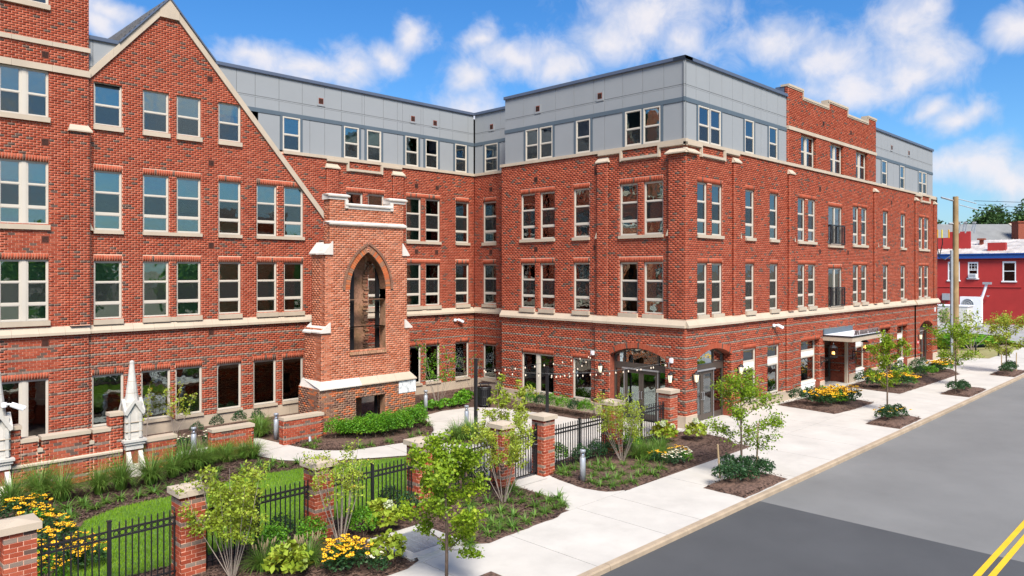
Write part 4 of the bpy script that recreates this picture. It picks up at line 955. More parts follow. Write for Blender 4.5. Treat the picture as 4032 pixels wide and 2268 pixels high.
# ---- low ruin walls and stone pinnacles
M_PIN = pmat('lichened_white_stone', (.52, .485, .435), .85, .14, 4, .3, 45, stain=.5, fine=.2)
pband = lambda k, z: k % 5 == 2
def ruin_wall(label, x0, x1, y, steps, zs=None, depth=.32, extra=None, n=200):
    """low wall with stepped top: steps = (x0,x1,ztop); a coping stone on each step"""
    r = thing('low_brick_wall', label, 'wall', ((x0+x1)/2, y+depth/2, 0)); o = r.location; zt = max(s[2] for s in steps)
    sh = lambda z: [(a-x0, b-x0) for a, b, t in steps if z < t]
    ws = [Wall(x0, y, 0, 0, x1-x0, 0, zt, shape=sh, band=pband, dark=.08), Wall(x1, y+depth, 180, 0, x1-x0, 0, zt, shape=lambda z: [(x1-b, x1-a) for a, b, t in steps if z < t][::-1], band=pband)]
    for i, (a, b, t) in enumerate(steps):
        pl = steps[i-1][2] if i and abs(steps[i-1][1]-a) < .01 else 0; nx = steps[i+1][2] if i+1 < len(steps) and abs(steps[i+1][0]-b) < .01 else 0
        if t > pl: ws.append(Wall(a, y+depth, -90, 0, depth, pl, t, band=pband))
        if t > nx: ws.append(Wall(b, y, 90, 0, depth, nx, t, band=pband))
        part('coping_stone', MB().box(a-.015, y-.04, t, b+.02, y+depth+.04, t+.10), M_STONE, r, (-o.x, -o.y, 0))
    mb = MB()
    for w in ws: w.slab(mb)
    part('wall', mb, M_MORTAR, r, (-o.x, -o.y, 0))
    if zs: part('string_stone', MB().prism([(y+.02, zs), (y-.05, zs), (y-.05, zs+.05), (y+.02, zs+.10)], x0+.02, x1-.02, 'x'), M_STONE, r, (-o.x, -o.y, 0))
    lay_bricks(r, ws, M_BRICK, M_BRICK_O, n); return r
ruin_wall('longest low brick ruin wall with stepped stone coping and two notches between the pinnacles', 4.72, 7.58, 24.0, [(4.72, 4.97, 1.76), (4.97, 5.37, 1.37), (5.37, 5.47, 1.06), (5.47, 6.68, 1.38), (6.68, 6.77, 1.06), (6.77, 7.22, 1.37), (7.22, 7.58, 1.79)], .70, n=300)
ruin_wall('low brick wall piece joined to the right side of the white pinnacle', 8.1, 9.14, 24.0, [(8.1, 9.14, .87)], n=90)
ruin_wall('freestanding low brick wall piece beside the courtyard path', 10.27, 11.70, 24.0, [(10.27, 11.7, .84)], n=120)
ruin_wall('low brick wall piece abutting the left side of the church ruin', 12.80, 14.36, 24.0, [(12.80, 14.36, .86)], n=120)
def pinnacle(label, x, y, h0):
    r = thing('stone_pinnacle', label, 'pinnacle', (x, y, 0)); s = .215; g = .29
    part('spire', MB().lathe([(.20, h0+1.42), (.155, h0+1.80), (.115, h0+2.12), (.075, h0+2.45), (.062, h0+2.60), (.07, h0+2.61), (.06, h0+2.66), (.01, h0+2.68)], 12), M_PIN, r)
    for z in (1.70, 2.05): part('joint', MB().lathe([(.21-(z-1.36)*.125, h0+z), (.21-(z-1.36)*.125, h0+z+.012)], 12), M_KERB, r)
    for k in range(4):
        c, n_ = cos(k*pi/2), sin(k*pi/2); rot = lambda p: (p[0]*c-p[1]*n_, p[0]*n_+p[1]*c, p[2])
        gb = MB().prism([(-g, h0+1.10), (-g+.07, h0+1.06), (0, h0+1.42), (g-.07, h0+1.06), (g, h0+1.10), (g*.98, h0+1.17), (0, h0+1.54), (-g*.98, h0+1.17)], -g, -s+.02, 'y'); gb.v = [rot(v) for v in gb.v]; part('gablet', gb, M_PIN, r)
        nb = MB().prism([(-.085, h0+.42), (.085, h0+.42), (.085, h0+1.08), (.05, h0+1.17), (0, h0+1.23), (-.05, h0+1.17), (-.085, h0+1.08)], -s-.004, -s+.05, 'y'); nb.v = [rot(v) for v in nb.v]; part('niche_panel', nb, M_STONE_W, r)
        for sx_ in (-1, 1):
            rb_ = MB().box(sx_*.15-.03-(0 if sx_ > 0 else .0), -s-.03, h0+.36, sx_*.15+.05 if sx_ > 0 else -.12, -s+.01, h0+1.12); rb_.v = [rot(v) for v in rb_.v]; part('shaft_rib', rb_, M_PIN, r)
    part('shaft', MB().box(-s, -s, h0+.30, s, s, h0+1.45), M_PIN, r)
    for z in (.55, .83): part('joint', MB().box(-s-.034, -s-.034, h0+z, s+.034, s+.034, h0+z+.012), M_KERB, r)
    part('base_moulding', MB().box(-.29, -.29, h0+.17, .29, .29, h0+.25).box(-.33, -.33, h0+.25, .33, .33, h0+.32).box(-.25, -.25, h0+.02, .25, .25, h0+.17), M_PIN, r)
    part('pedestal', MB().box(-.24, -.2, 0, .24, .24, h0+.02), M_REVEAL, r)
    for sx_ in (-1, 1): part('raking_stone', MB().prism([(-.62, .0), (-.18, .0), (-.18, h0-.04), (-.24, h0-.04)], sx_*.17-.06, sx_*.17+.06, 'x'), M_STONE_W, r)
    part('raking_stone', MB().prism([(-.60, .0), (-.18, .0), (-.18, .32)], -.11, .11, 'x'), M_STONE_W, r)
    return r
pinnacle('white gothic stone pinnacle with conical spire between two low brick walls', 7.86, 24.1, .72)
pinnacle('white stone pinnacle cut off by the left edge of the photo', 4.46, 24.1, .72)
# ------------------------------------------------------------------ brick piers, railings, gate
YF, PS = 14.90, .50
pbm = MB().box(-BL/2+JT/2, 0, JT/2, BL/2-JT/2, .085, CH-JT/2).mesh('brick'); pbm.materials.append(M_BRICK_O)
PCAP = MB(); c_ = .31
PCAP.add([(-c_, -c_, 0), (c_, -c_, 0), (c_, c_, 0), (-c_, c_, 0), (-c_, -c_, .12), (c_, -c_, .12), (c_, c_, .12), (-c_, c_, .12), (0, 0, .17)], [(0, 3, 2, 1), (0, 1, 5, 4), (1, 2, 6, 5), (2, 3, 7, 6), (3, 0, 4, 7), (4, 5, 8), (5, 6, 8), (6, 7, 8), (7, 4, 8)])
PCAPM = PCAP.mesh('cap'); PCAPM.materials.append(M_STONE)
PCORE = MB().box(-.242, -.242, 0, .242, .242, 1.66).mesh('mortar_core'); PCORE.materials.append(M_MORTAR)
PIERS = [(3.08, 'at the lower left corner with yellow flowers around it'), (6.01, 'standing beside the leafy multi stemmed shrub at the lower left'), (8.95, 'half hidden behind thin grey stems of the second multi stemmed shrub'),
         (11.88, 'left of the small maple, fully clear of foliage'), (14.84, 'on the hinge side of the gate, behind the shrub'), (16.56, 'on the latch side of the black gate'), (19.98, 'behind the feathery shrub of the gate bed'), (23.32, 'closest to the building corner and its arched doorway')]
def pier(x, note, h=20):
    r = thing('brick_pier', 'brick pier '+note, 'pier', (x, YF+PS/2, 0), 0, 'brick piers along the railing')
    link_obj('mortar_core', PCORE, r); o = link_obj('cap', PCAPM, r, (0, 0, h*CH+.004)); e = .25
    for k in range(h):
        for side in range(4):
            a = side*pi/2
            for i in range(2):
                u = -e+BL*(i+.5) if k % 2 else e-BL*(i+.5)
                if k % 2: u = -.25+.0+BL*(.5+i)-.0
                u = (-.25+BL*(.5+i)) if k % 2 == 0 else (.25-BL*(.5+i))
                d = -.25
                b = link_obj('brick', pbm, r, (u*cos(a)-d*sin(a), u*sin(a)+d*cos(a), k*CH), a)
                b['tone'] = (.91+.08*random.random()) if (k % 5 == 3 and random.random() < .9) else (.83+.05*random.random() if random.random() < .08 else random.random()*.75)
    return r
for x, n in PIERS: pier(x, n)
YR = 15.15
def rail_mesh(L, h, th=.03, w=.035): return MB().box(0, -w/2, h-th/2, L, w/2, h+th/2)
def picket_mesh(z0, z1, t=.011):
    return MB().box(-t, -t, z0, t, t, z1-.03).add([(-t, -t, z1-.03), (t, -t, z1-.03), (t, t, z1-.03), (-t, t, z1-.03), (0, 0, z1+.005)], [(0, 1, 4), (1, 2, 4), (2, 3, 4), (3, 0, 4)]).mesh('picket')
PK = picket_mesh(.06, 1.40); PK.materials.append(M_BLACK)
RG = MB().ring((0, 0, 0), .045, .008, 14).mesh('ring'); RG.materials.append(M_BLACK)
PO = MB().box(-.032, -.032, 0, .032, .032, 1.42).box(-.04, -.04, 1.42, .04, .04, 1.445).mesh('post'); PO.materials.append(M_BLACK)
def railing(x0, x1, label, post=True, y=YR, rz=0, group='black railings between the brick piers'):
    r = thing('railing', label, 'railing', (x0, y, 0), rz, group); L = x1-x0
    for h in (1.24, 1.11, .17): part('rail', rail_mesh(L, h), M_BLACK, r)
    n = max(4, int(L/.112)); s = L/n; pc = L/2
    for i in range(n+1):
        u = min(max(i*s, .03), L-.03)
        if post and abs(u-pc) < s*.5: continue
        link_obj('picket', PK, r, (u, 0, 0))
    for i in range(n):
        u = (i+.5)*s
        if post and abs(u-pc) < .07: continue
        link_obj('ring', RG, r, (u, 0, 1.175))
    if post: link_obj('post', PO, r, (pc, 0, 0))
    return r
for (a, _), (b, _), lab in zip(PIERS, PIERS[1:], ['nearest black metal railing section in front of yellow flowers and lawn', 'black metal railing section behind the big leafy multi stemmed shrub', 'black metal railing section left of the maple with dark shrub behind it', 'black metal railing section behind the small maple, left of the gate', None, 'black metal railing section right of the gate with white paving behind', 'black metal railing section ending at the building corner pier']):
    if lab: railing(a+.25, b-.25, lab)
railing(.5, 2.83, 'black metal railing stub running out of the photo at the lower left', True)
# gate
gt = thing('gate', 'black metal pedestrian gate with ring band and lock box between two brick piers', 'gate', (15.10, 15.20, 0)); GL = 1.18
part('frame', MB().box(0, -.02, .06, .045, .02, 1.32).box(GL-.05, -.02, .06, GL, .02, 1.45).box(0, -.02, .06, GL, .02, .10).box(0, -.02, 1.20, GL, .02, 1.24).box(0, -.02, 1.07, GL, .02, 1.10), M_BLACK, gt)
for i in range(1, 11): link_obj('picket', PK, gt, (GL*i/11, 0, 0))
for i in range(10): link_obj('ring', RG, gt, (GL*(i+1)/11, 0, 1.152)).scale = (.9,)*3
part('hinge_post', MB().box(-.06, -.03, 0, -.01, .03, 1.5), M_BLACK, gt); part('latch_post', MB().box(GL+.01, -.04, 0, GL+.075, .04, 1.55), M_BLACK, gt)
part('lock_box', MB().box(GL-.16, -.035, .86, GL-.02, .035, 1.02), M_BLACK, gt); part('lever_handle', MB().tube([(GL-.09, -.03, .95), (GL-.09, -.09, .95), (GL-.01, -.09, .95)], .012, 6), M_ALU, gt)
# fence beside the far end of the building
rr = thing('railing', 'tall black railing at the far end of the brick building by the parking lot', 'railing', (57.6, 15.6, 0), rad(18))
pk = picket_mesh(.06, 1.7, .016); pk.materials.append(M_BLACK)
for h in (1.55, 1.05, .15): part('rail', rail_mesh(4.6, h, .06, .05), M_BLACK, rr)
for i in range(31): link_obj('picket', pk, rr, (.05+i*.15, 0, 0))
for u in (0, 2.2, 4.6): part('post', MB().box(u-.05, -.05, 0, u+.05, .05, 1.8), M_BLACK, rr)
# bollards
BO = MB().lathe([(.085, 0), (.085, .72), (.08, .725)], 16).mesh('shaft', True); BO.materials.append(pmat('grey_anodised', (.40, .42, .45), .4, .05, 4, 0, 60, metal=.4))
BC = MB().lathe([(.082, .725), (.035, .80), (.03, .86)], 16).mesh('reflector', True); BC.materials.append(M_ALU)
BT = MB().lathe([(.085, .86), (.085, .935), (.08, .94)], 16).mesh('top_cap', True); BT.materials.append(BO.materials[0])
BLm = MB().lathe([(.028, .82), (.028, .865)], 8).mesh('lamp', True); BLm.materials.append(M_FLAME)
BR = MB().box(-.078, -.004, .72, -.07, .004, .87).box(.07, -.004, .72, .078, .004, .87).box(-.004, -.078, .72, .004, -.07, .87).box(-.004, .07, .72, .004, .078, .87).mesh('cage_rod'); BR.materials.append(M_ALU)
for (x, y, lab) in [(16.71, 13.74, 'in the mulch bed in front of the gate, right of it'), (19.06, 21.43, 'on the courtyard paving left of the tall black pole'), (10.02, 24.84, 'between two low brick walls beside white flowers'), (13.12, 25.16, 'beside the path left of the church ruin'), (20.22, 25.4, 'in the leafy bed right of the church ruin'), (15.66, 16.84, 'behind the railing on the path inside the gate')]:
    r = thing('bollard_light', 'grey cylindrical bollard light '+lab, 'bollard light', (x, y, 0), 0, 'grey bollard lights')
    for n, me in (('shaft', BO), ('reflector', BC), ('top_cap', BT), ('lamp', BLm), ('cage_rod', BR)): link_obj(n, me, r)
for x, y, lab in ((62.6, 14.35, 'left'), (62.5, 12.9, 'right')):
    tag(part('black_post', MB().lathe([(.11, 0), (.11, .02), (.055, .03), (.055, .85), (.03, .9)], 10), M_BLACK, None, (x, y, 0)), 'short black post on the far pavement, the %s one of two near the parking lot' % lab, 'post')
# ---- courtyard light poles and festoon lights
POLES = [(18.76, 20.58, 2.82, 'tall slim black pole with festoon lights, left one, in the planted island'), (22.58, 20.44, 2.20, 'slim black pole with festoon lights, right one, near the wing end')]
for x, y, h, lab in POLES:
    r = thing('light_pole', lab, 'pole', (x, y, 0)); part('shaft', MB().box(-.05, -.05, 0, .05, .05, h), M_BLACK, r); part('top_cap', MB().box(-.055, -.055, h, .055, .055, h+.015), M_BLACK, r)
    part('hook', MB().ring((.08, 0, h-.33), .04, .008, 10), M_GALV, r); part('base_plate', MB().box(-.1, -.1, 0, .1, .1, .03), M_BLACK, r)
A1, A2 = Vector((25.0, 20.05, 2.55)), Vector((25.0, 16.12, 2.55)); H1, H2 = Vector((18.86, 20.58, 2.45)), Vector((22.68, 20.44, 1.86))
BU = MB().lathe([(.010, .045), (.012, .025), (.025, .0), (.023, -.025), (.010, -.042)], 8).mesh('bulb', True); BU.materials.append(M_BULB)
SO = MB().lathe([(.018, .045), (.018, .09)], 8).mesh('socket'); SO.materials.append(M_BLACK)
def festoon(a, b, sag, label, n):
    r = thing('string_light', label, 'string lights', a, 0, 'festoon strings over the courtyard'); pts = []
    for i in range(25): t = i/24; p = a.lerp(b, t)-a; p.z -= sag*4*t*(1-t); pts.append(p)
    part('wire', MB().tube(pts, .0065, 5), M_BLACK, r)
    for i in range(n):
        t = (i+.6)/n; p = a.lerp(b, t)-a; p.z -= sag*4*t*(1-t)+.09
        link_obj('bulb', BU, r, p); link_obj('socket', SO, r, p)
festoon(H1, A2, .30, 'festoon string from the left pole to the box by the double door', 15)
festoon(H1, A1, .12, 'festoon string from the left pole to the box between window and arch', 12)
festoon(H2, A2, .12, 'festoon string from the right pole to the box by the double door', 9)
festoon(H2, A1, .28, 'short sagging festoon string from the right pole to the wall box', 10)
for v, lab in ((A1, 'between the single window and the arched door'), (A2, 'right of the arched courtyard door')):
    r = thing('junction_box', 'small white electrical box on the brick wall '+lab, 'junction box', (25.06, v.y, v.z+.05)); part('box', MB().box(-.07, -.06, -.09, .04, .06, .09), M_WHITE, r); part('cable', MB().tube([(-.05, .02, -.05), (-.12, .05, -.1), (-.09, .06, -.25)], .012, 5), M_GALV, r)
# ---- wall lanterns
def lantern(x, y, z, rz, label, s=1.0):
    r = thing('wall_lantern', label, 'wall lantern', (x, y, z), rz, 'black wall lanterns'); d = -.17
    part('back_plate', MB().box(-.05, -.02, -.10, .05, .0, .12), M_BLACK, r); part('arm', MB().tube([(0, -.01, .05), (0, -.08, .15), (0, d, .26), (0, d, .2)], .012, 6), M_BLACK, r)
    part('roof', MB().lathe([(.125, .13), (.12, .15), (.06, .215), (.03, .22), (.025, .26), (.005, .28)], 6, (0, d, 0)), M_BLACK, r)
    part('glass', MB().lathe([(.062, -.17), (.105, .12)], 6, (0, d, 0)), M_LAMP, r)
    fr = MB()
    for k in range(6): a = 2*pi*k/6; fr.tube([(.064*cos(a), d+.064*sin(a), -.17), (.108*cos(a), d+.108*sin(a), .13)], .009, 4)
    fr.lathe([(.066, -.185), (.068, -.165)], 6, (0, d, 0)); part('frame', fr, M_BLACK, r)
    part('finial', MB().lathe([(.05, -.185), (.02, -.22), (.006, -.25)], 6, (0, d, 0)), M_BLACK, r); r.scale = (s,)*3
lantern(25.1, 19.54, 1.98, -pi/2, 'black lit wall lantern left of the arched courtyard door'); lantern(25.1, 16.10, 1.92, -pi/2, 'black lit wall lantern right of the arched courtyard door, on the courtyard face of the corner')
lantern(25.58, 15.5, 1.95, 0, 'black lit wall lantern on the street face just left of the arched corner door'); lantern(29.15, 15.5, 1.92, 0, 'black lit wall lantern right of the arched corner door above the street maple')
lantern(53.25, 15.5, 1.82, 0, 'black lit wall lantern left of the far arched door'); lantern(56.78, 15.5, 1.82, 0, 'black lit wall lantern right of the far arched door')
def bracket_lantern(x, label):
    r = thing('bracket_lantern', label, 'wall lantern', (x, 15.6, 1.55)); d = -.62
    part('bracket', MB().box(-.04, -.03, -.30, .04, 0, .22).box(-.02, d, .10, .02, -.03, .15).tube([(0, -.03, -.2), (0, -.18, -.02), (0, -.40, .10)], .014, 6), M_BLACK, r)
    part('body_frame', MB().lathe([(.19, .20), (.19, .23)], 6, (0, d, 0)).lathe([(.21, .66), (.10, .76), (.03, .80), (.03, .86), (.005, .9)], 6, (0, d, 0)), M_BLACK, r)
    fr = MB()
    for k in range(6): a = 2*pi*k/6; fr.tube([(.15*cos(a), d+.15*sin(a), .22), (.185*cos(a), d+.185*sin(a), .67)], .011, 4)
    fr.tube([(0, d, .14), (0, d, .2)], .02, 6).tube([(0, d, .86), (.03, d, .93), (-.03, d, 1.0)], .008, 5); part('cage', fr, M_BLACK, r)
    fl = MB()
    for k in range(3): fl.lathe([(.005, .33), (.03, .38), (.006, .48)], 6, (.05*cos(k*2.1), d+.05*sin(k*2.1), 0))
    part('flame_bulb', fl, M_FLAME, r); r.scale = (1.05,)*3
bracket_lantern(37.98, 'bracket lantern with amber bulbs left of the canopied entrance'); bracket_lantern(42.28, 'bracket lantern with amber bulbs right of the canopied entrance')
def camera_(x, y, z, rz, label):
    r = thing('security_camera', label, 'security camera', (x, y, z), rz)
    part('mount', MB().lathe([(.07, -.06), (.075, 0), (.06, .06)], 10), M_WHITE, r); part('arm', MB().tube([(0, 0, 0), (.10, -.10, .02), (.16, -.14, -.02)], .03, 8), M_WHITE, r)
    part('body', MB().tube([(.12, -.12, .0), (.40, -.22, -.14)], [.055, .06], 8), M_WHITE, r); part('sunshield', MB().tube([(.14, -.12, .03), (.44, -.23, -.11)], [.05, .055], 6), M_WHITE, r)
camera_(32.6, 15.52, 3.62, 0, 'white bullet security camera on the street front under the string course'); camera_(25.2, 29.22, 3.57, .3, 'white security camera on the courtyard back wall near the inner corner'); camera_(4.56, 23.86, 2.50, 0, 'white bullet security camera on the left stone pinnacle at the photo edge')
fd = thing('fire_sign', 'small red sign with white letters beside the far arched door', 'sign', (53.2, 15.48, 1.44)); part('plate', MB().box(-.16, -.01, -.13, .16, .01, .13), pmat('red_sign', (.62, .03, .03), .5, .03, 4, 0, 60), fd)
fc = bpy.data.curves.new('letters', 'FONT'); fc.body = 'FDC'; fc.size = .17; fc.extrude = .003; fc.align_x = 'CENTER'; fc.align_y = 'CENTER'; tmp = bpy.data.objects.new('tmp', fc); me = bpy.data.meshes.new_from_object(tmp); bpy.data.objects.remove(tmp)
me.materials.append(M_WHITE); link_obj('letters', me, fd, (0, -.014, 0)).rotation_euler = (pi/2, 0, 0)
fv = thing('fire_connection', 'red and brass fire department connection pipe beside the far arched door', 'fire connection', (53.2, 15.48, .78)); part('pipe', MB().tube([(0, 0, 0), (0, -.16, 0)], .05, 8), MATS['red_sign'], fv); part('valve', MB().tube([(0, -.14, 0), (.16, -.2, -.03)], .045, 8).tube([(0, -.14, 0), (-.16, -.2, -.03)], .045, 8), pmat('brass', (.5, .3, .1), .35, .1, 6, 0, 60, metal=.8), fv)
tag(part('wall_box', MB().box(-.05, -.06, -.15, .05, 0, .15), M_WHITE, None, (56.82, 15.5, 3.46)), 'small white box high on the brick at the far end of the street front', 'wall box')
tag(part('door_buzzer', MB().box(-.05, -.04, -.09, .05, 0, .09), M_BLACK, None, (25.08, 19.46, 1.02), -pi/2), 'small black entry buzzer on the brick left of the arched courtyard door', 'buzzer')
ul = thing('uplight', 'small grey spotlight in the mulch at the foot of the church ruin', 'spotlight', (13.6, 23.6, 0)); part('stake', MB().tube([(0, 0, 0), (0, 0, .1)], .015, 6), M_BLACK, ul); part('head', MB().tube([(0, 0, .08), (.02, .06, .24)], .05, 8), M_GALV, ul)
# ---- litter bin
tb_ = thing('litter_bin', 'black slatted steel litter bin near the inner corner of the courtyard', 'litter bin', (22.96, 24.6, 0))
part('liner', MB().lathe([(.24, .02), (.26, .72)], 16), M_STEEL, tb_); sl_ = MB().box(-.022, -.012, .06, .022, .006, .80).mesh('slat'); sl_.materials.append(M_BLACK)
for k in range(22): a = 2*pi*k/22; link_obj('slat', sl_, tb_, (.30*cos(a), .30*sin(a), 0), a+pi/2)
for z in (.08, .45, .78): part('hoop', MB().ring((0, 0, z), .30, .014, 20, 'z'), M_BLACK, tb_)
part('rim', MB().ring((0, 0, .86), .30, .03, 20, 'z').lathe([(.31, .80), (.33, .86), (.29, .90)], 16), M_BLACK, tb_); part('lid', MB().lathe([(.30, 1.02), (.25, 1.06), (.1, 1.08)], 16), M_BLACK, tb_)
for k in range(4): a = k*pi/2; part('lid_support', MB().tube([(.27*cos(a), .27*sin(a), .88), (.27*cos(a), .27*sin(a), 1.03)], .012, 5), M_BLACK, tb_)
# ---- drain grate
dg = thing('drain_grate', 'galvanised drain grate in a white concrete frame beside the small maple', 'drain grate', (10.3, 13.3, .0))
part('frame', MB().box(-.75, -.80, -.1, .75, -.58, .07).box(-.75, .58, -.1, .75, .80, .07).box(-.75, -.58, -.1, -.48, .58, .07).box(.48, -.58, -.1, .75, .58, .07), M_CONC, dg)
gb = MB().box(-.47, -.012, -.02, .47, .012, .06).mesh('grate_bar'); gb.materials.append(M_GALV)
for i in range(19): link_obj('grate_bar', gb, dg, (0, -.54+i*.06, 0))
part('cross_bar', MB().box(-.25, -.57, .0, -.235, .57, .055).box(.235, -.57, .0, .25, .57, .055).box(-.008, -.57, 0, .008, .57, .055), M_GALV, dg); part('pit', MB().box(-.48, -.58, -.3, .48, .58, -.09), M_DARK, dg)

# ------------------------------------------------------------------ beyond the building: red shop, pole, plant, roofs
M_RED = pmat('bright_red_painted_brick', (.36, .026, .022), .6, .10, .6, .2, 40); M_BLUE = pmat('blue_fascia', (.012, .065, .26), .5, .1, 2, 0, 60); M_ROOFW = pmat('worn_white_metal_roof', (.46, .42, .39), .6, .35, .8, .2, 30, stain=.9)
M_WINW = pmat('white_window_paint', (.74, .74, .74), .5, .04, 2, 0, 60)
RX = 100.0; rs = thing('red_building', 'bright red painted brick shop with white metal roof and blue fascia', 'building', (RX, 18, 0)); RP = rs.location
rw = Wall(RX, 29.5, -90, 0, 24, 0, 7.6); rwin = [(25.2, 1.25, 5.0, 2.2), (23.2, 1.05, 5.25, 1.9), (19.6, 1.3, 4.95, 2.25)]
for yc, w, z, h in rwin: rw.hole(29.5-yc-w/2, 29.5-yc+w/2, z, z+h-.15, .15, .2)
mb = MB(); rw.slab(mb); rw.reveals(mb); mb.add([rw.w(0, .008, 0), rw.w(0, 18, 0), rw.w(0, 18, 7.6), rw.w(0, .008, 7.6)], [(0, 1, 2, 3)]).add([rw.w(24, .008, 0), rw.w(24, 18, 0), rw.w(24, 18, 7.6), rw.w(24, .008, 7.6)], [(3, 2, 1, 0)])
part('wall', mb, M_RED, rs, (-RP.x, -RP.y, 0)); part('inner_structure', MB().box(RX+.6, 6, 0, RX+17, 29, 7.5), M_DARK, rs, (-RP.x, -RP.y, 0))
cr_ = MB()
for k in range(90):
    for q in [(-.004, .07), (-.001, .015)][:1]: cr_.box(RX-.006, 5.5, k*.083+.012, RX+.004, 29.5, k*.083+.075)
cr_ = MB()
part('fascia', MB().box(RX-.35, 5.3, 7.55, RX+.1, 29.8, 8.02).box(RX-.45, 5.2, 8.02, RX+.1, 29.9, 8.12), M_BLUE, rs, (-RP.x, -RP.y, 0))
part('roof', MB().prism([(RX-.4, 8.13), (RX+9, 10.0), (RX+18, 8.2), (RX+18, 8.05), (RX-.4, 8.05)], 5.2, 29.9, 'y'), M_ROOFW, rs, (-RP.x, -RP.y, 0))
for k in range(40): part('roof_seam', MB().prism([(RX-.4, 8.13), (RX+9, 10.0), (RX+9, 10.06), (RX-.4, 8.19)], 5.4+k*.62, 5.45+k*.62, 'y'), M_ROOFW, rs, (-RP.x, -RP.y, 0))
for yc, w, z, h in rwin:
    o = link_obj('window', None, rs, (0, yc-RP.y, z), -pi/2)
    part('frame', MB().box(-w/2, .0, 0, -w/2+.12, .16, h).box(w/2-.12, .0, 0, w/2, .16, h).box(-w/2+.12, .0, h-.2, w/2-.12, .16, h).box(-w/2+.12, .02, h*.5-.04, w/2-.12, .14, h*.5+.04), M_WINW, o); part('sill', MB().box(-w/2-.1, -.1, -.14, w/2+.1, .16, .02), M_WINW, o)
    part('pane', MB().box(-w/2+.1, .08, 0, w/2-.1, .09, h-.1), M_GLASS, o)
    if w < 1.1:
        for q in (-.17, .17): part('muntin', MB().box(q-.02, .05, h*.5, q+.02, .1, h-.2).box(-.4, .05, h*.5+.3+q, .4, .1, h*.5+.34+q), M_WINW, o)
        part('window_air_conditioner', MB().box(-.38, -.3, .03, .38, .2, .52), M_WHITE, o); part('grille', MB().box(-.32, -.31, .1, .32, -.3, .45), M_GALV, o)
part('chimney', MB().box(RX+1.2, 20.2, 7.5, RX+2.0, 22.0, 9.4), M_RED, rs, (-RP.x, -RP.y, 0)); part('roof_vent', MB().box(RX+5.5, 23.4, 9, RX+5.9, 23.8, 9.9).box(RX+5.3, 23.2, 9.9, RX+6.1, 24.0, 10.1), M_REVEAL, rs, (-RP.x, -RP.y, 0))
part('drainpipe', MB().tube([(RX-.08, 28.0, 0), (RX-.08, 28.0, 6.4), (RX-.08, 28.6, 7.4)], .09, 6).tube([(RX-.08, 16.2, 0), (RX-.08, 16.2, 7.4)], .1, 6), M_RED, rs, (-RP.x, -RP.y, 0))
part('pipe_run', MB().tube([(RX-.04, 29.3, 4.2), (RX-.04, 18.4, 4.25)], .05, 5).tube([(RX-.04, 29.0, 7.3), (RX-.04, 17.2, 7.35)], .04, 5), M_RED, rs, (-RP.x, -RP.y, 0))
part('meter_box', MB().box(RX-.2, 25.6, 2.6, RX, 26.4, 3.4), M_GALV, rs, (-RP.x, -RP.y, 0))
fl = MB()
for y in (22.2, 21.6): fl.lathe([(.05, 0), (.18, .14)], 8, (RX-.4, y, 3.1))
part('flood_lamp', fl, M_WHITE, rs, (-RP.x, -RP.y, 0))
part('parapet_step', MB().box(RX+3, 26.5, 8, RX+3.4, 29.5, 10.2).box(RX+3, 24.2, 8, RX+3.4, 26.5, 10.9), M_RED, rs, (-RP.x, -RP.y, 0))
tk = thing('floodlight_mast', 'white bent pipe mast with grey floodlight head by the red wall', 'mast', (96, 21.5, 0)); part('pipe', MB().tube([(0, 0, 0), (0, .1, 2.4), (0, -.25, 3.6), (0, -.55, 4.6)], .14, 8), M_WHITE, tk); part('head', MB().box(-.25, -1.0, 4.6, .25, -.2, 4.85), M_GALV, tk)
ac = thing('heat_pump', 'tall white twin fan heat pump outdoor unit by the red wall', 'air conditioner', (92, 21.6, 0), -pi/2); part('case', MB().box(-1.0, 0, .2, 1.0, .8, 3.3), M_WHITE, ac)
for z in (1.1, 2.5): part('fan_grille', MB().ring((-.25, -.02, z), .55, .05, 18).ring((-.25, -.02, z), .35, .03, 14).ring((-.25, -.02, z), .15, .03, 10), M_GALV, ac); part('fan_opening', MB().add([(-.25+.55*cos(2*pi*k/18), -.008, z+.55*sin(2*pi*k/18)) for k in range(18)], [tuple(range(18))[::-1]]), pmat('fan_grey', (.25, .26, .27), .6, .1, 3, 0, 60), ac)
part('pallet', MB().box(-1.1, -.1, 0, 1.1, .9, .2), M_GALV, ac)
gn = thing('generator_cabinet', 'long off white generator cabinet behind the black railing', 'cabinet', (84, 22.6, 0), -pi/2); part('case', MB().box(-3.4, 0, .2, 2.6, 2.2, 2.55), pmat('off_white_enamel', (.60, .59, .55), .5, .08, 1, .05, 40, stain=.3), gn); part('lid', MB().box(-3.5, -.06, 2.55, 2.7, 2.3, 2.65), M_WHITE, gn); part('access_panel', MB().box(.2, -.03, .9, 1.2, 0, 2.2), M_BASE, gn); part('warning_label', MB().box(-2.0, -.012, 1.95, -.5, 0, 2.1), M_BLUE, gn); part('skid', MB().box(-3.4, 0, 0, 2.6, 2.2, .2), M_GALV, gn)
M_WOOD = pmat('weathered_pole_wood', (.30, .20, .095), .9, .25, 1.2, .3, 30)
up = thing('utility_pole', 'tall wooden utility pole with grey conduit and cutouts beyond the brick building', 'utility pole', (60.98, 15.25, 0))
part('shaft', MB().tube([(0, 0, 0), (0, 0, 6), (0, 0, 11.5)], [.22, .205, .185], 12), M_WOOD, up); part('conduit', MB().tube([(-.22, .20, 0), (-.22, .20, 7.6)], .10, 8), M_GALV, up)
vx, vy = .70, -.71
def cross(z, a, b, t=.06): return MB().tube([(a*vx, a*vy, z), (b*vx, b*vy, z+.02)], t, 4)
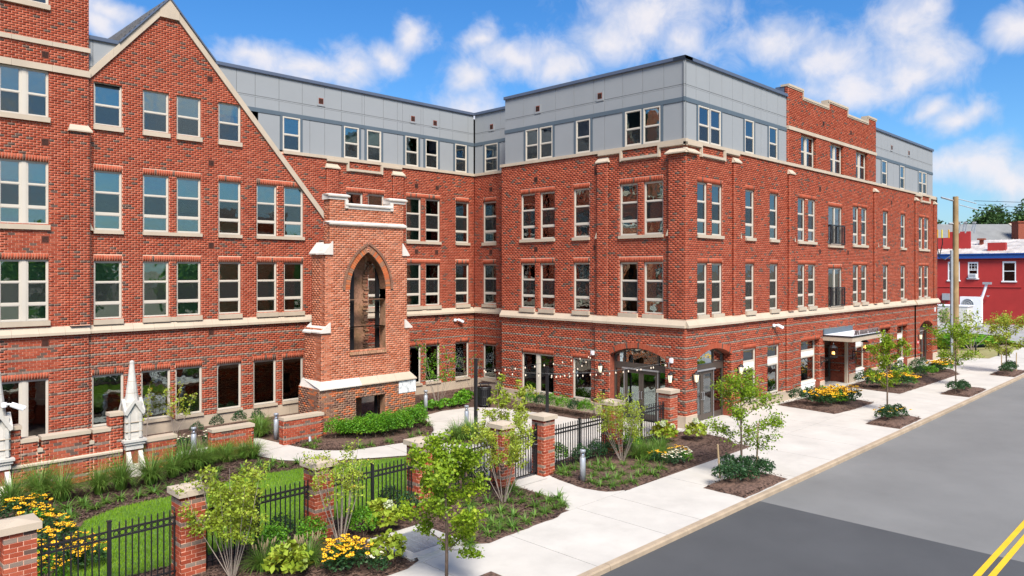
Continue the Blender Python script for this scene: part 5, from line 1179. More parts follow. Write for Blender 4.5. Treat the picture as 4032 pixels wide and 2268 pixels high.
part('cross_arm', MB().tube([(-.1, .1, 11.2), (-.75, .75, 11.45)], .07, 4).tube([(-.5*vx, -.5*vy, 9.55), (.3*vx, .3*vy, 9.5)], .08, 4), M_GALV, up)
part('insulator_rod', MB().tube([(.1, -.1, 11.35), (1.5*vx, 1.5*vy, 11.0)], .035, 5).tube([(.2, -.2, 10.9), (1.6*vx, 1.6*vy, 10.55)], .035, 5), M_GALV, up)
for a in (.25, .7, 1.35): part('cutout', MB().tube([((a)*vx, a*vy, 9.6), ((a-.15)*vx, (a-.15)*vy, 9.0)], .07, 6).tube([((a+.12)*vx, (a+.12)*vy, 9.5), ((a)*vx, a*vy, 8.85)], .05, 6).box(a*vx-.1, a*vy-.1, 9.55, a*vx+.1, a*vy+.1, 9.68), M_GALV, up)
part('cable_loop', MB().tube([(-1.3*vx, -1.3*vy, 8.8), (-1.35*vx, -1.35*vy, 8.0), (-1.2*vx, -1.2*vy, 7.1), (-.8*vx, -.8*vy, 6.9), (-.15, .15, 7.3)], .035, 5).tube([(-1.0*vx, -1.0*vy, 8.9), (-.95*vx, -.95*vy, 8.1), (-1.15*vx, -1.15*vy, 7.3)], .035, 5), M_BLACK, up)
for a, c in ((-1.32, (.6, .3, .02)), (-1.0, (.6, .5, .05)), (-.5, (.6, .3, .02))): part('cable_terminator', MB().tube([(a*vx, a*vy, 8.5), (a*vx, a*vy, 9.1)], .05, 6), pmat('terminator_%d' % int(-a*100), c, .5, .1, 3, 0, 60), up)
for i, (a, b) in enumerate([((61.9, 14.3, 11.2), (96, -18, 12.8)), ((62.1, 14.1, 10.9), (97, -16, 11.6)), ((62.2, 14.0, 10.5), (98, -14, 11.0))]):
    a, b = Vector(a), Vector(b); pts = [a.lerp(b, t/16)-a-Vector((0, 0, 1.6*4*(t/16)*(1-t/16)*.5)) for t in range(17)]
    tag(part('power_line', MB().tube(pts, .016, 4), M_BLACK, None, a), ['highest', 'middle', 'lowest'][i]+' of the three thin power lines running right from the utility pole', 'power line', 'power lines at the upper right')
u2 = thing('utility_pole', 'farther utility pole at the right photo edge carrying insulators and a lamp', 'utility pole', (93.5, 7.4, 0)); part('shaft', MB().tube([(0, 0, 0), (0, 0, 18)], .2, 10), M_WOOD, u2); part('cross_arm', MB().tube([(-2.0, 2.0, 15.0), (1, -1, 15.2)], .09, 4).tube([(-1.6, 1.6, 10.6), (.5, -.5, 10.7)], .13, 4), M_GALV, u2)
for a in (-1.6, -.9): part('insulator', MB().lathe([(.1, 15.1), (.13, 15.5), (.06, 15.8)], 8, (a, -a, 0)), M_WHITE, u2)
# houses and trees behind
def gable_house(name, label, x, y, rz, w, d, hz, rh, mw, mr, chim=None):
    r = thing(name, label, 'house', (x, y, 0), rz); part('wall', MB().box(-w/2, -d/2, 0, w/2, d/2, hz), mw, r)
    part('roof', MB().prism([(-d/2-.4, hz-.1), (0, hz+rh), (d/2+.4, hz-.1)], -w/2-.3, w/2+.3, 'x'), mr, r)
    part('gable_edge', MB().prism([(-d/2-.5, hz-.1), (0, hz+rh+.15), (d/2+.5, hz-.1), (d/2, hz-.25), (0, hz+rh-.3), (-d/2, hz-.25)], w/2+.15, w/2+.55, 'x'), M_STONE, r)
    if chim: part('chimney', MB().box(chim[0]-.8, chim[1]-.8, hz, chim[0]+.8, chim[1]+.8, chim[2]).box(chim[0]-.95, chim[1]-.95, chim[2], chim[0]+.95, chim[1]+.95, chim[2]+.2), M_REVEAL, r)
M_ROOFG = pmat('grey_asphalt_roof', (.185, .185, .18), .9, .12, .8, .2, 30)
gable_house('brick_house', 'brick house with grey gable roof and square brick chimney behind the red shop', 135, 36, rad(-45), 22, 17, 8.5, 5.2, M_REVEAL, M_ROOFG, (9.6, -5.0, 13.6))
gable_house('grey_roofed_house', 'house with low grey roof at the right edge beyond the red shop', 142, 16.5, rad(-48), 14, 12, 8.2, 3.6, M_BASE, M_ROOFG)
# ------------------------------------------------------------------ plants
G_MAPLE = leafmat('maple_leaf', [(0, (.075, .145, .008)), (.35, (.155, .265, .012)), (.7, (.265, .385, .020)), (1, (.43, .50, .045))])
G_LIME = leafmat('lime_leaf', [(0, (.13, .20, .016)), (.4, (.27, .38, .03)), (.8, (.43, .53, .07)), (.93, (.55, .56, .08)), (1, (.58, .30, .03))])
G_BOX = leafmat('boxwood_leaf', [(0, (.026, .085, .008)), (.4, (.075, .22, .014)), (.75, (.155, .36, .020)), (1, (.28, .48, .05))])
G_DARK = leafmat('dark_shrub_leaf', [(0, (.012, .035, .014)), (.5, (.030, .085, .030)), (.85, (.06, .14, .045)), (1, (.13, .20, .06))])
G_LIR = leafmat('strap_leaf', [(0, (.04, .10, .016)), (.5, (.10, .215, .03)), (.85, (.20, .32, .055)), (1, (.36, .38, .10))])
G_GRASS = leafmat('ornamental_grass', [(0, (.05, .12, .016)), (.5, (.115, .24, .032)), (.85, (.21, .33, .055)), (1, (.38, .36, .13))])
G_LAWN = leafmat('lawn_grass', [(0, (.115, .23, .008)), (.5, (.19, .365, .014)), (.85, (.27, .44, .025)), (1, (.38, .43, .07))])
G_FAR = leafmat('far_tree_leaf', [(0, (.018, .045, .012)), (.5, (.042, .098, .022)), (.85, (.085, .15, .035)), (1, (.15, .20, .06))], .7, .15)
G_SEED = leafmat('seed_head', [(0, (.30, .24, .13)), (1, (.55, .47, .30))], .9, .2)
M_TRUNK = pmat('grey_brown_bark', (.15, .105, .075), .95, .3, 9, .6, 50); M_STEM = pmat('pale_grey_bark', (.30, .245, .20), .9, .25, 9, .4, 50)
M_STAKE = pmat('raw_wood_stake', (.42, .30, .17), .9, .2, 5, .2, 40)
M_PET = pmat('golden_petal', (.86, .47, .010), .6, .15, 30, 0, 60); M_EYE = pmat('dark_flower_eye', (.05, .022, .008), .8, .2, 30, 0, 60); M_PETW = pmat('cream_petal', (.76, .73, .58), .6, .1, 30, 0, 60); M_EYEW = pmat('ochre_flower_eye', (.45, .24, .04), .8, .2, 30, 0, 60)
def unit(v): return v/np.maximum(np.linalg.norm(v, axis=-1, keepdims=True), 1e-9)
def leaf_arrays(Pts, size, asp=.5, up=.6, tone=None, var=.35):
    n = len(Pts); nrm = unit(rng.normal(0, 1, (n, 3))+np.array([0, 0, up*1.6])); t = unit(np.cross(nrm, rng.normal(0, 1, (n, 3)))); b = np.cross(nrm, t)
    s = size*rng.uniform(1-var, 1+var, (n, 1)); t = t*s*.5; b = b*s*.5*asp; droop = nrm*s*.12
    V = np.stack([Pts-t-droop, Pts+b-t*.15, Pts+t-droop, Pts-b-t*.15], 1).reshape(-1, 3); F = np.arange(n*4).reshape(-1, 4)
    if tone is None: tone = np.clip(rng.normal(.5, .22, n), 0, .97)
    return V, F, tone
def leaf_mesh(name, Pts, size, m, asp=.5, up=.6, tone=None):
    V, F, T = leaf_arrays(np.asarray(Pts), size, asp, up, tone); me = npmesh(name, V, F, T); me.materials.append(m); return me
def clump_tone(P, k=1.0, base=.5, amp=.22):
    q = P*k; s = np.sin(q[:, 0]*5.1+q[:, 1]*3.3)*np.sin(q[:, 1]*4.7-q[:, 2]*3.9)*np.sin(q[:, 2]*5.3+q[:, 0]*2.1)
    return np.clip(base+amp*1.3*s+rng.normal(0, amp*.75, len(P)), 0, .98)
def blades(n, L, w, r0, spread, seg=3, lean=.9, droop=1.0, hub=True, lenvar=.25):
    """arching blades from one crown; returns V (verts), F quads, tone"""
    V = [np.zeros((1, 3))]; F = []; T = []; k = 1
    for i in range(n):
        a = rng.uniform(0, 2*pi); l = L*rng.uniform(1-lenvar, 1+lenvar*.6); e = spread*(rng.random()**.7*.85+.15); d = np.array([cos(a), sin(a)]); p = np.array([d[0]*r0*rng.random(), d[1]*r0*rng.random(), 0.0])
        side = np.array([-sin(a), cos(a), 0]); pts = []; ang = pi/2-e*lean
        for j in range(seg+1):
            t = j/seg; ww = w*(1-t)**.6*.5 if j < seg else w*.04
            pts += [p-side*ww, p+side*ww]
            p = p+np.array([d[0]*cos(ang), d[1]*cos(ang), sin(ang)])*l/seg; ang -= droop*e*1.7/seg
        V.append(np.array(pts)); tt = float(np.clip(rng.normal(.5, .2), 0, .97))
        F.append((0, k, k+1, k)); 
        for j in range(seg): F.append((k+2*j, k+2*j+1, k+2*j+3, k+2*j+2)); T.append(tt)
        F.pop(-seg-1); k += 2*(seg+1)
    return np.concatenate(V), np.array(F), np.array(T)
def blade_mesh(name, m, *a, **k):
    V, F, T = blades(*a, **k); me = npmesh(name, V, F, T); me.materials.append(m); return me
# ---- lawn
def lawn_grass():
    x, y = scatter(LAWN, 62000); keep = rng.random(len(x)) < np.clip(1.35-(np.hypot(x, y)-15)/16, .3, 1); x, y = x[keep], y[keep]; n = len(x); a = rng.uniform(0, 2*pi, n); h = rng.uniform(.035, .085, n)*(1+.5*(rng.random(n) < .05)); w = .006
    ln = rng.uniform(.0, .05, n); b = rng.uniform(0, 2*pi, n)
    V = np.zeros((n, 3, 3)); V[:, 0] = np.stack([x-w*np.cos(a), y-w*np.sin(a), np.full(n, .02)], 1); V[:, 1] = np.stack([x+w*np.cos(a), y+w*np.sin(a), np.full(n, .02)], 1); V[:, 2] = np.stack([x+ln*np.cos(b), y+ln*np.sin(b), .02+h], 1)
    tone = np.clip(.45+.2*np.sin(x*1.3+y*.7)*np.sin(y*1.9-x*.5)+rng.normal(0, .18, n), 0, .98)
    me = npmesh('grass', V.reshape(-1, 3), np.arange(n*3).reshape(-1, 3), tone); o = link_obj('lawn_grass', me, m=G_LAWN); tag(o, 'bright green mown grass of the lawn behind the railing', 'grass'); o['kind'] = 'stuff'
lawn_grass()
# ---- trees
def tree(name, label, cat, x, y, h, w, z_lo, nleaf, leaf, m, bark, seed, trunk_r=.03, limbs=9, stakes=(), skew=(0, 0), group=None, asp=.75, extra=(), sparse=.11):
    r_ = np.random.default_rng(seed); root = thing(name, label, cat, (x, y, .02), 0, group); tr = MB(); top = h*.93
    tr.tube([(0, 0, -.05), (.01, .0, h*.3), (-.015, .01, h*.6), (0, 0, top)], [trunk_r*1.15, trunk_r, trunk_r*.7, trunk_r*.2], 8); pts = []; br = MB()
    for i in range(limbs):
        t = i/(limbs-1); z0 = z_lo*.75+(h*.80-z_lo*.75)*t; a = i*2.4+r_.uniform(-.4, .4); zc = (z0-z_lo*.7)/(h-z_lo*.7)
        R = w*.5*(.55+.75*sin(pi*min(1, max(.05, zc*.85+.22))))*r_.uniform(.75, 1.12)
        e = Vector((cos(a)*R+skew[0]*R, sin(a)*R+skew[1]*R, z0+R*.55+.15)); s = Vector((0, 0, z0)); mid = s.lerp(e, .5)+Vector((0, 0, -.03))
        br.tube([s, mid, e], [trunk_r*.45, trunk_r*.3, trunk_r*.1], 5)
        for j in range(7):
            q = s.lerp(e, r_.uniform(.35, 1)); d = Vector(r_.normal(0, 1, 3)); d.z = d.z*.5+.25; d.normalize(); q2 = q+d*w*r_.uniform(.10, .24); br.tube([q, q2], [trunk_r*.14, trunk_r*.05], 3, False)
            pts.append((q, q2))
    for j in range(12): pts.append((Vector((0, 0, h*.72+.02*j)), Vector((r_.normal(0, w*.12), r_.normal(0, w*.12), h*r_.uniform(.84, 1.0)))))
    for (a, b) in extra:
        a, b = Vector(a), Vector(b); br.tube([a, a.lerp(b, .5)+Vector((0, 0, .04)), b], [trunk_r*.3, trunk_r*.2, trunk_r*.06], 4); pts += [(a.lerp(b, .45), b)]*3
    A = np.array([p[0] for p in pts]); B = np.array([p[1] for p in pts]); k = r_.integers(0, len(pts), nleaf); t = r_.uniform(.1, 1.1, (nleaf, 1))
    Pp = A[k]*(1-t)+B[k]*t+r_.normal(0, sparse*w*.45, (nleaf, 3)); Pp = Pp[(Pp[:, 2] > z_lo*.6)]
    part('trunk', tr, bark, root, smooth=True); part('branch', br, bark, root, kind='stuff'); link_obj('crown', leaf_mesh('crown', Pp, leaf, m, asp, .5, clump_tone(Pp, 1.6)), root, kind='stuff')
    for (sx_, sy, hh, lx) in stakes: part('stake', MB().tube([(sx_, sy, -.1), (sx_+lx, sy, hh)], [.032, .028], 6), M_STAKE, root)
    return root
tree('street_maple', 'small round headed maple in the foreground beside the drain grate', 'tree', 9.22, 10.95, 2.95, 1.35, .95, 8200, .068, G_MAPLE, M_TRUNK, 11, .030, 12, group='young street maples along the kerb', extra=(((0, 0, .75), (.50, -.35, .62)), ((0, 0, .8), (.35, .35, .75))))
tree('street_maple', 'open branched young maple with two wooden stakes in front of the corner door', 'tree', 20.55, 10.80, 3.05, 1.75, .95, 4600, .070, G_MAPLE, M_TRUNK, 23, .032, 10, stakes=((-.62, .35, .98, -.14), (.45, -.25, 1.5, .12)), group='young street maples along the kerb', skew=(.1, -.1), extra=(((0, 0, 1.0), (.85, -.75, 1.15)), ((0, 0, 1.3), (.9, -.85, 1.75)), ((0, 0, 1.2), (-.8, .7, 1.5)), ((0, 0, .9), (.6, -.6, .85))))
tree('street_maple', 'slim upright young maple in front of the canopied entrance bed', 'tree', 34.3, 11.2, 3.4, 1.55, 1.15, 3000, .09, G_MAPLE, M_TRUNK, 31, .034, 9, group='young street maples along the kerb', sparse=.10)
tree('street_maple', 'young maple with wide low branches in front of the far arched door', 'tree', 44.8, 11.2, 3.25, 1.95, 1.0, 3000, .095, G_MAPLE, M_TRUNK, 41, .034, 9, group='young street maples along the kerb')
tree('street_maple', 'yellowish young maple with two stakes farthest along the pavement', 'tree', 52.3, 10.4, 3.5, 2.0, 1.15, 3400, .095, G_LIME, M_TRUNK, 51, .036, 9, stakes=((-.2, .2, 1.1, .0), (.5, -.4, 1.2, .1)), group='young street maples along the kerb')
def stemshrub(name, label, x, y, h, w, nst, nleaf, leaf, m, seed, lo=.42, asp=.62, thick=.010, group=None, bark=None, fan=.8):
    r_ = np.random.default_rng(seed); root = thing(name, label, 'shrub', (x, y, .03), 0, group); st = MB(); P_ = []
    for i in range(nst):
        a = 2*pi*i/nst+r_.uniform(-.3, .3); R = w*.5*r_.uniform(.25, 1)*fan/.55; hh = h*r_.uniform(.72, 1); b = Vector((cos(a)*.05, sin(a)*.05, 0)); e = Vector((cos(a)*R, sin(a)*R, hh)); mid = b.lerp(e, .5)+Vector((cos(a)*R*.10, sin(a)*R*.10, -.02))
        st.tube([b, mid, e], [thick, thick*.75, thick*.25], 5)
        for j in range(9):
            t = r_.uniform(lo, 1)**.85; q = mid.lerp(e, max(0, (t-.45)/.55)); d = Vector((r_.normal(), r_.normal(), r_.normal()*.6+.35)).normalized(); q2 = q+d*w*r_.uniform(.10, .27); st.tube([q, q2], [thick*.25, thick*.1], 3, False); P_.append((q, q2))
    A = np.array([p[0] for p in P_]); B = np.array([p[1] for p in P_]); k = r_.integers(0, len(P_), nleaf); t = r_.uniform(.15, 1.1, (nleaf, 1)); Q = A[k]*(1-t)+B[k]*t+r_.normal(0, w*.035, (nleaf, 3))
    part('stem', st, bark or M_STEM, root, kind='stuff'); link_obj('foliage', leaf_mesh('foliage', Q, leaf, m, asp, .35, clump_tone(Q, 1.5)), root, kind='stuff'); return root
gs = 'multi stemmed serviceberry shrubs'
stemshrub('multi_stem_shrub', 'large lime green multi stemmed shrub at the lower left beside the second brick pier', 6.55, 14.35, 2.35, 1.4, 12, 5600, .062, G_LIME, 3, .28, group=gs)
stemshrub('multi_stem_shrub', 'thin leaved multi stemmed shrub with bare grey stems behind the bottom yellow flowers', 9.02, 14.35, 2.2, 1.3, 11, 1700, .060, G_LIME, 4, .5, thick=.012, group=gs)
stemshrub('multi_stem_shrub', 'tall multi stemmed shrub with yellowing leaves in front of the gate', 13.7, 13.95, 2.5, 1.35, 11, 4800, .062, G_LIME, 5, .33, group=gs)
stemshrub('multi_stem_shrub', 'feathery grey green multi stemmed shrub in the bed right of the gate', 19.3, 14.25, 2.15, 1.45, 14, 3800, .056, G_LIME, 6, .36, group=gs)
stemshrub('magnolia_shrub', 'upright light green shrub with long leaves inside the courtyard behind the gate', 17.1, 17.3, 2.75, 1.35, 8, 1300, .15, G_LIME, 7, .3, .30, .012)
stemshrub('multi_stem_shrub', 'open light green shrub by the wall right of the church ruin', 21.4, 26.0, 2.9, 1.7, 8, 520, .14, G_BOX, 8, .25, .35)
stemshrub('multi_stem_shrub', 'sparse brownish shrub in the inner corner of the courtyard', 25.2, 27.9, 2.0, .9, 7, 170, .09, G_LIR, 9, .3, .4)
stemshrub('multi_stem_shrub', 'small yellow green shrub against the wing just right of the pinnacle', 9.75, 28.5, 1.9, .7, 6, 330, .085, G_LIME, 10, .15, .5)
stemshrub('multi_stem_shrub', 'wider yellow green shrub against the wing under the ground floor windows', 10.8, 28.5, 1.9, 1.0, 8, 620, .085, G_LIME, 12, .15, .5)
stemshrub('sumac_tree', 'small leaning tree with feathery fronds by the parking lot', 62.5, 18.6, 3.4, 4.2, 6, 650, .28, G_LIR, 13, .7, .35, .05, fan=.7)
stemshrub('multi_stem_shrub', 'multi stemmed yellow green shrub on the dry grass verge', 65.0, 15.2, 3.0, 3.2, 6, 750, .2, G_LIME, 14, .5, .4, .03)
# ---- mounded shrubs
def mound(n, r, h, size, m, name='foliage', asp=.6, up=.7, k=3):
    d = unit(rng.normal(0, 1, (n, 3))); d[:, 2] = np.abs(d[:, 2])*1.0; rad_ = rng.uniform(.45, 1.0, (n, 1))**.5; lump = 1+.16*np.sin(d[:, :1]*7+d[:, 1:2]*5)*np.cos(d[:, 2:3]*6+d[:, :1]*4)
    Q = d*rad_*lump*np.array([r, r, h*.62]); Q[:, 2] += h*.36; Q[:, 2] = np.maximum(Q[:, 2], .03+.1*h*rng.random(n)); return leaf_mesh(name, Q, size, m, asp, up, clump_tone(Q, k, .52, .20))
def shrub_kind(name, cat, mesh_list, spots, label, group, s0=.85, s1=1.12, z=.04, labels=None):
    r_ = random.Random(len(spots)*7+len(label)); protos = []
    for i, (x, y) in enumerate(spots):
        me = mesh_list[i % len(mesh_list)]; r = thing(name, labels[i] if labels else label, cat, (x, y, z), r_.uniform(0, 6.28), group if len(spots) > 1 else None)
        link_obj('foliage', me, r, kind='stuff'); link_obj('stem', STEMM, r); s = r_.uniform(s0, s1); r.scale = (s, s, s*r_.uniform(.92, 1.08))
STEMM = MB().tube([(0, 0, -.08), (.01, 0, .12)], [.018, .012], 6).tube([(0, 0, 0), (.08, .05, .16)], [.01, .006], 5).mesh('stem'); STEMM.materials.append(M_TRUNK)
box = [mound(900, .36, .72, .058, G_BOX) for _ in range(3)]; dark = [mound(650, .32, .62, .055, G_DARK) for _ in range(3)]; darkw = [mound(600, .34, .52, .065, G_DARK, k=4) for _ in range(3)]; green = [mound(480, .36, .54, .07, G_BOX) for _ in range(2)]
shrub_kind('boxwood_shrub', 'shrub', box, [(14.55, 23.5), (14.83, 23.31), (15.1, 22.98), (15.3, 22.7), (15.62, 22.52), (15.95, 22.45), (16.32, 22.40), (16.8, 22.45), (17.38, 22.7), (17.95, 23.0), (18.3, 23.5), (15.75, 23.0), (16.4, 22.95), (17.1, 23.0)], 'bright green church ruin shrub', 'bright green shrubs at the foot of the church ruin', 1.05, 1.35)
shrub_kind('round_shrub', 'shrub', [box[0], dark[0], box[1]], [(23.9, 22.7), (24.1, 22.15), (24.25, 21.7), (24.3, 21.05), (24.3, 20.4), (24.3, 19.85)], 'round shrub along the courtyard wing end', 'dark round shrubs along the wing end', .95, 1.15)
shrub_kind('round_shrub', 'shrub', dark, [(11.4, 28.0), (12.3, 28.3), (13.3, 28.5), (13.9, 28.2)], 'small round shrub against the gabled wing', 'small shrubs along the gabled wing', .8, 1.0, .0)
shrub_kind('boxwood_shrub', 'shrub', box, [(7.55, 14.62), (8.42, 14.55), (9.62, 14.35)], '', 'bright green shrubs along the railing', .95, 1.1, labels=['bright green low shrub right of the big lime green shrub', 'dense green shrub just left of the third brick pier', 'bright green round shrub right of the third brick pier'])
shrub_kind('round_shrub', 'shrub', dark, [(8.2, 15.5), (11.15, 15.45), (11.0, 14.5), (14.2, 15.5), (13.0, 15.4)], 'dark shrub at the black railing', 'dark shrubs at the railing', .95, 1.15)
shrub_kind('round_shrub', 'shrub', dark+box, [(18.15, 15.0), (18.75, 14.85), (19.4, 14.75), (17.6, 15.5), (20.5, 15.55), (20.6, 14.8)], 'green shrub at the railing past the gate', 'shrubs along the railing right of the gate', .9, 1.1)
big = [mound(260, .5, .8, .16, G_LIME, asp=.75) for _ in range(2)]
shrub_kind('hydrangea', 'shrub', big, [(22.4, 14.75), (23.5, 14.1), (10.1, 14.35), (9.15, 12.75), (7.25, 13.45)], '', 'large leaved light green hydrangeas', .75, 1.0, labels=['large leaved light green hydrangea with white flower heads beside the corner pier', 'large leaved hydrangea nearest the arched corner door', 'large leaved pale green plant above the drain grate', 'large leaved pale green plant left of the small maple', 'bright green leafy plant at the bottom edge under the lime green shrub'])
for x, y, z in ((22.15, 14.6, .78), (23.3, 14.0, .8), (22.6, 14.5, .62), (10.2, 14.2, .7)):
    Q = unit(rng.normal(0, 1, (160, 3)))*.10; o = link_obj('hydrangea_flower', leaf_mesh('flower_head', Q, .05, leafmat('hydrangea_white', [(0, (.55, .60, .35)), (1, (.78, .78, .62))]) if 'hw' not in globals() else hw, .9, 0), None, (x, y, z)); tag(o, 'pale hydrangea flower head', 'flower', 'hydrangea flower heads'); hw = o.data.materials[0]
vine = [mound(230, .45, .42, .12, G_BOX, asp=.8) for _ in range(2)]
shrub_kind('leafy_plant', 'plant', vine, [(19.9, 25.5), (20.8, 25.6), (21.5, 25.5), (22.05, 25.6), (22.3, 25.45), (20.7, 25.9), (23.0, 26.2), (23.6, 26.6)], 'broad leaved plant right of the church ruin', 'broad leaved plants right of the church ruin', .8, 1.1, .0)
shrub_kind('low_shrub', 'shrub', darkw, [(19.15, 10.65), (19.4, 10.35), (19.75, 10.15), (21.0, 10.65), (20.85, 10.2), (20.5, 10.1), (20.55, 11.2), (19.8, 10.75), (20.2, 10.6)], 'low dark shrub under the staked maple', 'low shrubs in the first tree pit', .8, 1.1, .12)
shrub_kind('low_shrub', 'shrub', darkw, [(31.85, 10.35), (32.6, 10.6), (33.1, 10.4), (41.5, 10.4), (42.1, 10.2), (42.7, 10.35), (51.0, 10.2), (51.9, 10.2), (52.8, 10.3)], 'low shrub in a farther kerbside tree pit', 'low shrubs in the farther tree pits', .95, 1.25, .12)
shrub_kind('green_shrub', 'shrub', dark+green, [(33.05, 14.6), (33.5, 14.35), (34.6, 14.5), (35.4, 14.4), (34.3, 13.2), (40.8, 14.6), (42.3, 14.7), (43.2, 13.7), (44.5, 13.8), (46.2, 13.9), (48.4, 14.2), (50.8, 14.5), (45.1, 13.1), (46.6, 13.2), (47.6, 13.1), (43.6, 14.6), (45.4, 14.7), (47.4, 14.8)], 'green shrub in the street front beds', 'shrubs in the street front beds', 1.0, 1.35, .09)
hedge = mound(5200, 1.0, 1.0, .16, G_BOX); r = thing('hedge', 'low green hedge between the dry verge and the parking lot', 'hedge', (66.5, 17.2, -.1), rad(-28)); link_obj('foliage', hedge, r, kind='stuff'); r.scale = (6.2, 1.3, 1.15)
# ---- strap leaved clumps and grasses
lir = [blade_mesh('clump', G_LIR, 46, .30, .030, .06, 1.15, 4, droop=1.25, lean=1.0) for _ in range(4)]
def clumps(name, cat, meshes, spots, label, group, s0=.85, s1=1.2, z=.03):
    r_ = random.Random(len(spots)+31)
    for i, (x, y) in enumerate(spots):
        o = link_obj(name, meshes[i % len(meshes)], None, (x, y, z), r_.uniform(0, 6.28)); s = r_.uniform(s0, s1); o.scale = (s, s, s*r_.uniform(.9, 1.1)); tag(o, label, cat, group)
L1 = [(5.04, 21.27), (5.43, 21.46), (5.36, 20.73), (5.14, 20.41), (5.08, 19.75), (5.85, 21.66), (5.85, 21.34), (5.95, 20.95), (6.28, 21.3), (6.68, 21.38), (7.12, 21.27), (7.54, 21.35), (7.98, 21.44), (8.5, 21.65), (8.96, 21.76), (9.7, 22.3), (10.95, 22.07), (11.33, 21.92), (11.4, 21.39), (11.91, 21.37), (10.94, 21.42), (12.0, 21.1), (9.3, 21.5), (10.2, 21.6)]
L3 = [(11.13, 12.38), (11.75, 12.45), (12.16, 12.5), (12.51, 12.42), (12.98, 12.46), (13.46, 12.6), (13.81, 12.58), (14.25, 12.65), (14.6, 12.7), (14.9, 13.1), (14.55, 13.15), (14.69, 13.65), (14.01, 13.07), (13.09, 12.97), (12.62, 12.89), (12.32, 12.92), (12.65, 13.41), (13.07, 13.42), (13.37, 14.18), (13.98, 13.56), (13.82, 13.89), (14.43, 14.09), (14.64, 14.56), (11.94, 12.79), (12.2, 13.6), (12.6, 14.0), (12.9, 14.4)]
L4 = [(16.88, 14.75), (16.83, 14.45), (17.45, 14.67), (17.2, 14.8), (16.75, 13.45), (16.7, 13.08), (16.86, 12.78), (17.24, 12.72), (17.56, 12.62), (17.22, 13.27), (17.54, 13.14), (17.27, 13.81), (17.9, 14.0), (18.15, 13.74), (18.02, 13.25), (18.21, 12.86), (18.59, 12.89), (18.66, 12.66), (19.33, 12.82), (18.7, 13.4), (17.91, 14.42), (17.92, 14.8), (18.5, 14.2), (19.03, 13.29), (18.4, 14.5), (18.9, 13.9), (19.4, 13.6)]
clumps('liriope_clump', 'plant', lir, L1, 'strap leaved clump along the lawn edge', 'strap leaved clumps along the lawn edge')
clumps('liriope_clump', 'plant', lir, [(14.09, 21.97), (14.44, 21.75), (14.89, 21.75), (15.61, 21.65), (16.6, 21.7), (17.2, 21.95), (13.35, 22.9), (13.3, 23.3), (13.8, 23.5), (18.4, 23.0), (18.6, 23.6)], 'strap leaved clump before the church ruin', 'strap leaved clumps at the church ruin')
clumps('liriope_clump', 'plant', lir, L3, 'strap leaved clump left of the gate', 'strap leaved clumps left of the gate')
clumps('liriope_clump', 'plant', lir, L4, 'strap leaved clump right of the gate', 'strap leaved clumps right of the gate')
gr = [blade_mesh('grass_clump', G_GRASS, 420, 1.0, .018, .14, .62, 5, droop=2.3, lean=.6, lenvar=.35) for _ in range(3)]; grs = [blade_mesh('grass_clump', G_GRASS, 340, .66, .017, .12, .75, 4, droop=1.9, lean=.7, lenvar=.35) for _ in range(2)]
clumps('ornamental_grass', 'grass clump', gr, [(4.45, 22.6), (5.15, 22.85), (5.55, 22.35), (6.45, 22.35), (7.0, 22.35), (7.8, 22.35), (8.5, 22.6), (9.0, 23.0), (9.4, 22.9)], 'tall grass clump before the long low wall', 'tall grass clumps along the ruin wall', .85, 1.08)
clumps('ornamental_grass', 'grass clump', grs, [(9.75, 23.4), (10.05, 23.5), (10.4, 23.2), (10.6, 23.75), (11.0, 23.3), (11.2, 23.0)], 'short grass clump before the freestanding low wall', 'short grass clumps by the path', .9, 1.1)
clumps('ornamental_grass', 'grass clump', grs, [(13.0, 26.2), (13.3, 26.8), (12.9, 25.9)], 'dark grass clump left of the church ruin', 'grass clumps behind the path', 1.0, 1.2)
clumps('ornamental_grass', 'grass clump', grs, [(15.2, 23.8), (15.7, 23.75), (16.3, 23.6), (16.8, 23.6), (17.4, 23.7), (18.0, 23.8)], 'soft grass clump against the church ruin wall', 'grass clumps behind the bright green shrubs', .95, 1.2)
clumps('ornamental_grass', 'grass clump', grs, [(19.84, 14.0), (20.31, 13.9), (20.88, 13.85), (20.1, 13.5)], 'fine grass clump behind the gate bed flowers', 'grass clumps right of the gate', .95, 1.15)
clumps('ornamental_grass', 'grass clump', grs, [(17.5, 20.1), (17.9, 19.9), (18.3, 20.3), (17.7, 20.5)], 'fine grass clump in the courtyard island bed', 'grass clumps round the light pole', 1.0, 1.2)
for i, (x, y, lab) in enumerate([(7.15, 14.25, 'left'), (7.55, 13.85, 'middle'), (7.95, 13.85, 'right')]):
    r = thing('fountain_grass', 'blue green fountain grass with pale seed heads, the %s one of three under the lime green shrub' % lab, 'grass clump', (x, y, .03), i*2.0, 'fountain grasses at the bottom of the photo'); link_obj('blades', grs[i % 2], r).scale = (.95, .95, .95); sh = MB()
    for k in range(16):
        a = rng.uniform(0, 6.28); e = rng.uniform(.15, .5); p0 = Vector((cos(a)*e*.55, sin(a)*e*.55, .52)); p1 = p0+Vector((cos(a)*e*.18, sin(a)*e*.18, .10)); link_obj('seed_head', SEED, r, p0, a) if 'SEED' in globals() else None
        if 'SEED' not in globals(): SEED = MB().tube([(-.06, 0, -.16), (0, 0, 0)], .003, 4).tube([(0, 0, 0), (.012, 0, .05), (.03, 0, .11)], [.012, .016, .006], 6).mesh('seed_head'); SEED.materials.append(G_SEED)
